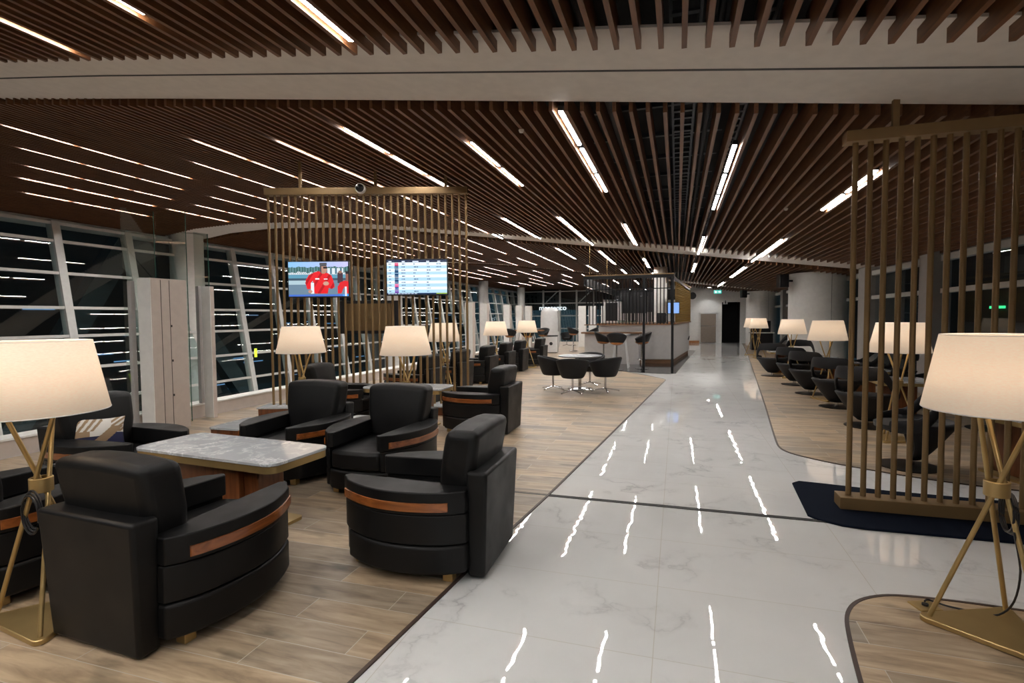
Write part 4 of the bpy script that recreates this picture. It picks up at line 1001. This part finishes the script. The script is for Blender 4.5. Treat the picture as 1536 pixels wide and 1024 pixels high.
# ------------------------------------------------------------------ stools and high tables
def shell_rows(r0, r1, z0, zt_back, zt_front, a0, n=24, m=6):
    rows = []
    for j in range(m + 1):
        t = j / m; row = []
        for k in range(n + 1):
            a = -a0 + 2 * a0 * k / n; f = 0.5 + 0.5 * math.cos(a)      # 1 at the back
            zt_ = zt_front + (zt_back - zt_front) * f ** 0.8
            rr = r0 + (r1 - r0) * t ** 0.7; z = z0 + (zt_ - z0) * t
            row.append((rr * math.sin(a), -rr * math.cos(a), z))
        rows.append(row)
    return rows
def make_stool(label, loc, rz, group):
    r = thing('bar_stool', label, 'bar stool', loc, rz, group)
    mb = MB(); mb.grid(shell_rows(0.16, 0.28, 0.80, 1.13, 0.86, PI * 0.76)); mb.build('backrest', M['shell'], r, solid=0.035, angle=80)
    mb = MB(); mb.lathe([(0, 0.74), (0.10, 0.745), (0.19, 0.79), (0.20, 0.83), (0, 0.83)], 28); mb.build('wood_shell', M['stoolwood'], r)
    mb = MB(); mb.lathe([(0, 0.831), (0.19, 0.831), (0.185, 0.86), (0, 0.87)], 28); mb.build('seat', M['shell'], r)
    mb = MB(); mb.tube((0, 0, 0.02), (0, 0, 0.74), 0.026, n=14); mb.build('post', M['chrome'], r)
    mb = MB(); mb.lathe([(0, 0.007), (0.20, 0.007), (0.20, 0.016), (0.06, 0.03), (0, 0.03)], 32); mb.build('base', M['chrome'], r)
    mb = MB(); mb.path([(0.13 * math.cos(2 * PI * k / 20), 0.13 * math.sin(2 * PI * k / 20), 0.28) for k in range(20)], 0.01, 6, True); mb.tube((-0.13, 0, 0.28), (0.13, 0, 0.28), 0.008); mb.build('foot_ring', M['chrome'], r)
    return r
SG = 'black shell bar stools'
st = make_stool('black shell bar stool with its back to the camera, middle one at the bar', (-1.72, 16.05, 0.005), 0.0, SG)
for x, y, a, l in ((-2.2, 16.75, -80, 'black shell bar stool at the left side of the bar high table'), (-1.02, 16.6, 95, 'black shell bar stool at the right side of the bar high table'),
                   (-3.75, 24.6, 100, 'black shell bar stool beside the left end of the low counter, right of two'), (-4.65, 24.6, -60, 'black shell bar stool beside the left end of the low counter, left of two'),
                   (-6.75, 21.35, 0, 'black shell stool at the far high table, first from left'), (-6.35, 22.6, 180, 'black shell stool at the far high table, second from left'),
                   (-5.95, 21.35, 10, 'black shell stool at the far high table, third from left'), (-5.62, 22.6, 170, 'black shell stool at the far high table, rightmost')):
    dup(st, (x, y, 0.005), math.radians(a), l, SG)
def high_table(label, loc, rnd=True, splay=True):
    r = thing('high_table', label, 'high table', loc)
    mb = MB()
    if rnd: mb.lathe([(0, 1.03), (0.30, 1.03), (0.31, 1.04), (0.31, 1.06), (0, 1.065)], 36)
    else: mb.box(-0.75, 0.75, -0.22, 0.22, 1.02, 1.06)
    mb.build('table_top', M['whitegloss'] if rnd else M['stoolwood'], r)
    for sx in (-1, 1):
        for sy in (-1, 1):
            mb = MB(); k = 1 if rnd else 2.2; mb.tube((sx * 0.25 * k, sy * 0.2, 0.007), (sx * 0.13 * k, sy * 0.12, 1.03), 0.02, n=10); mb.build('leg', M['whitegloss'], r)
    return r
high_table('white round high table on splayed white legs between the bar stools', (-1.68, 16.75, 0.004))
high_table('long high table with plywood top at the far left behind the armchairs', (-6.2, 21.95, 0), False)
# ------------------------------------------------------------------ round table with tub chairs
rt = thing('round_table', 'round grey table in the middle of four black tub chairs', 'table', (-2.05, 11.62, 0))
mb = MB(); mb.lathe([(0, 0.725), (0.46, 0.725), (0.48, 0.738), (0.48, 0.75), (0, 0.752)], 48); mb.build('table_top', M['greytop'], rt)
mb = MB(); mb.tube((0, 0, 0.03), (0, 0, 0.725), 0.035); mb.build('post', M['chrome'], rt)
mb = MB(); mb.lathe([(0, 0.007), (0.27, 0.007), (0.27, 0.016), (0.05, 0.034), (0, 0.034)], 36); mb.build('base', M['chrome'], rt)
def make_tub(label, loc, rz, group):
    r = thing('tub_chair', label, 'tub chair', loc, rz, group)
    mb = MB(); mb.grid(shell_rows(0.19, 0.335, 0.33, 0.76, 0.60, PI * 0.80, 30, 8)); mb.build('tub_shell', M['shell'], r, solid=0.05, angle=80, sub=1)
    mb = MB(); mb.lathe([(0, 0.325), (0.17, 0.325), (0.205, 0.34), (0.25, 0.42), (0.25, 0.455), (0, 0.47)], 30); mb.build('seat', M['shell'], r)
    mb = MB(); mb.tube((0, 0, 0.07), (0, 0, 0.33), 0.022, n=12); mb.build('post', M['chrome'], r)
    mb = MB()
    for k in range(4):
        a = PI / 4 + k * PI / 2; mb.bar((0, 0, 0.075), (0.30 * math.cos(a), 0.30 * math.sin(a), 0.022), 0.03, 0.018)
        mb.tube((0.29 * math.cos(a), 0.29 * math.sin(a), 0.006), (0.29 * math.cos(a), 0.29 * math.sin(a), 0.026), 0.018, n=8)
    mb.build('star_base', M['chrome'], r)
    return r
TG = 'black tub chairs at the round table'
tb = make_tub('black tub chair in front of the round table, its back to the camera', (-2.08, 10.92, 0), math.radians(5), TG)
for x, y, a, l in ((-2.62, 11.45, -72, 'black tub chair at the left side of the round table'), (-1.46, 11.38, 62, 'black tub chair at the right side of the round table'), (-1.95, 12.4, 178, 'black tub chair behind the round table, mostly hidden')):
    dup(tb, (x, y, 0), math.radians(a), l, TG)
dup(tb, (-5.85, 29.0, 0), math.radians(190), 'black tub chair far back between the white pod and the stools', 'black tub chairs at the far tables')
# pod and bin
pd = thing('privacy_pod', 'white rounded pod standing behind the far armchairs', 'pod', (-6.0, 25.6, 0))
mb = MB(); mb.lathe([(0.40, 0.006), (0.46, 0.3), (0.47, 1.5), (0.45, 1.85), (0.40, 1.98), (0.30, 2.05), (0.0, 2.08)], 40); mb.build('shell', M['whitegloss'], pd)
mb = MB(); mb.bar((0.46, -0.05, 0.9), (0.44, -0.05, 1.9), 0.06, 0.25); mb.build('opening_edge', M['greyframe'], pd)
bn = thing('waste_bin', 'white box bin with a round black emblem beside the last armchair', 'bin', (-5.40, 23.3, 0), 0.15)
mb = MB(); mb.box(-0.29, 0.29, -0.25, 0.25, 0.03, 0.74); mb.build('body', M['whitegloss'], bn, bevel=0.02)
mb = MB(); mb.box(-0.30, 0.30, -0.26, 0.26, 0.741, 0.79); mb.build('lid', M['dark'], bn, bevel=0.01)
mb = MB(); mb.tube((0, -0.25, 0.42), (0, -0.258, 0.42), 0.075, n=24); mb.build('emblem', M['dark'], bn)
mb = MB(); mb.box(-0.27, 0.27, -0.23, 0.23, 0.006, 0.03); mb.build('plinth', M['dark'], bn)

# ------------------------------------------------------------------ right-hand lounge
def make_loop(label, loc, rz, group):
    r = thing('loop_chair', label, 'lounge chair', loc, rz, group)
    mb = MB(); mb.lathe([(0, 0.007), (0.28, 0.007), (0.28, 0.014), (0.05, 0.028), (0, 0.028)], 36); mb.build('base', M['blackmetal'], r)
    mb = MB(); mb.tube((0, -0.02, 0.025), (0, -0.02, 0.16), 0.035, n=14); mb.build('post', M['chrome'], r)
    # tapered back shield under the seat
    rows = []
    for j in range(9):
        t = j / 8; z = 0.11 + 0.39 * t; rr = 0.10 + 0.275 * t ** 0.8; a0 = PI * (0.46 + 0.12 * t)
        rows.append([(rr * math.sin(a), -rr * math.cos(a) * 0.95 - 0.03 * t, z) for a in [-a0 + 2 * a0 * k / 24 for k in range(25)]])
    mb = MB(); mb.grid(rows); mb.build('shell', M['shell'], r, solid=0.04, angle=80)
    mb = MB(); mb.lathe([(0, 0.36), (0.22, 0.38), (0.31, 0.42), (0.315, 0.46), (0.0, 0.475)], 32); mb.build('seat', M['shell'], r)
    # open loop of the backrest
    rows = []; N = 36
    for k in range(N + 1):
        a = math.radians(-128 + 256 * k / N); e = abs(a) / math.radians(128)
        q_ = min(1, max(0, (e - 0.34) / 0.40)); zc = 0.79 - 0.30 * q_ * q_ * (3 - 2 * q_) - 0.03 * max(0, e - 0.74) / 0.26; hh = 0.105 - 0.045 * e; rr = 0.385 - 0.02 * e
        ring = []
        for q in range(10):
            b = 2 * PI * q / 10; ring.append(((rr + 0.024 * math.cos(b)) * math.sin(a), -(rr + 0.024 * math.cos(b)) * math.cos(a) - 0.02, zc + hh * math.sin(b)))
        rows.append(ring)
    mb = MB(); V = mb.grid(rows, True); mb.bm.faces.new(V[0]); mb.bm.faces.new(V[-1]); mb.build('backrest', M['shell'], r, angle=60)
    return r
RG = 'dark loop-backed lounge chairs on the right'
lc0 = make_loop('dark loop-backed chair nearest the marble, directly left of the right gold screen', (2.60, 8.70, 0), math.radians(-38), RG)
for x, y, a, l in ((2.66, 10.40, -38, 'dark loop-backed chair second from the gold screen along the marble edge'),
                   (2.60, 12.05, -40, 'dark loop-backed chair third along the marble edge'), (2.60, 13.55, -35, 'dark loop-backed chair fourth along the marble edge'),
                   (2.42, 15.4, -12, 'dark loop-backed chair last along the marble edge, next to the far lamps'),
                   (4.15, 8.9, 95, 'dark loop-backed chair by the right windows behind the lit lamp shade in the screen'), (4.15, 10.7, 88, 'dark loop-backed chair by the right windows beyond the second table'),
                   (4.1, 12.3, 92, 'dark loop-backed chair by the right windows beyond the third table'), (4.1, 13.9, 90, 'dark loop-backed chair by the right windows in front of the rounded column'),
                   (3.35, 16.9, 170, 'dark loop-backed chair in front of the rounded column, facing the camera'),
                   (3.6, 21.2, 100, 'dark loop-backed chair beyond the rounded column beside the lamp pair'),
                   (2.33, 6.5, 80, 'dark loop-backed chair right behind the gold screen, facing the walkway'),
                   (3.75, 7.05, 60, 'dark loop-backed chair behind the gold screen beneath the near lamp shade')):
    dup(lc0, (x, y, 0), math.radians(a), l, RG)
def make_rtable(label, loc, group, rz=0):
    r = thing('dining_table', label, 'table', loc, rz, group)
    mb = MB(); mb.prism(rrect(0.36, 0.36, 0.08), 0.60, 0.625); mb.build('marble_top', M['topmarble'], r, bevel=0.003)
    mb = MB(); mb.prism(rrect(0.352, 0.352, 0.075), 0.555, 0.5995); mb.build('brass_rim', M['brass'], r)
    mb = MB(); mb.box(-0.17, 0.17, -0.17, 0.17, 0.03, 0.555); mb.build('pedestal', M['tablewood'], r, bevel=0.008)
    mb = MB(); mb.prism(rrect(0.26, 0.26, 0.04), 0.007, 0.03); mb.build('base_plate', M['brass'], r)
    return r
TGR = 'marble-topped tables on the right'
rt0 = make_rtable('square marble-topped table behind the right gold screen, by the lit lamp', (3.22, 9.36, 0), TGR)
for y, l in ((11.08, 'square marble-topped table second from the right gold screen'), (12.72, 'square marble-topped table third from the right gold screen'),
             (14.25, 'square marble-topped table fourth from the right gold screen'), (16.15, 'square marble-topped table before the rounded column, near the far lamps')):
    dup(rt0, (3.22 if y < 15 else 2.78, y, 0), 0, l, TGR)
dup(rt0, (3.25, 6.35, 0), 0.3, 'square marble-topped table behind the gold screen beneath the near lamp shade', TGR)
cs = thing('console_desk', 'dark console with a white ledge beyond the far right lamps', 'console', (3.75, 27.0, 0))
mb = MB(); mb.box(-0.45, 0.45, -0.3, 0.3, 0.006, 0.78); mb.build('body', M['dark'], cs)
mb = MB(); mb.box(-0.5, 0.5, -0.35, 0.35, 0.781, 0.82); mb.build('ledge', M['whitegloss'], cs)
mb = MB(); mb.box(-0.42, 0.42, 0.2, 0.26, 0.821, 1.35); mb.build('screen', M['dark'], cs)

# ------------------------------------------------------------------ world and view
w = bpy.data.worlds.new('night'); sc.world = w; w.use_nodes = True
bg = w.node_tree.nodes['Background']; bg.inputs['Color'].default_value = (0.010, 0.021, 0.027, 1); bg.inputs['Strength'].default_value = 1.8
sc.view_settings.view_transform = 'Standard'
sc.view_settings.exposure = LOOK_EXP
sc.cycles.use_denoising = True
sc.cycles.max_bounces = 8; sc.cycles.diffuse_bounces = 4; sc.cycles.glossy_bounces = 4; sc.cycles.transmission_bounces = 6; sc.cycles.transparent_max_bounces = 12
sc.cycles.sample_clamp_indirect = 6.0
sc.cycles.caustics_reflective = False; sc.cycles.caustics_refractive = False
sc.cycles.use_light_tree = True
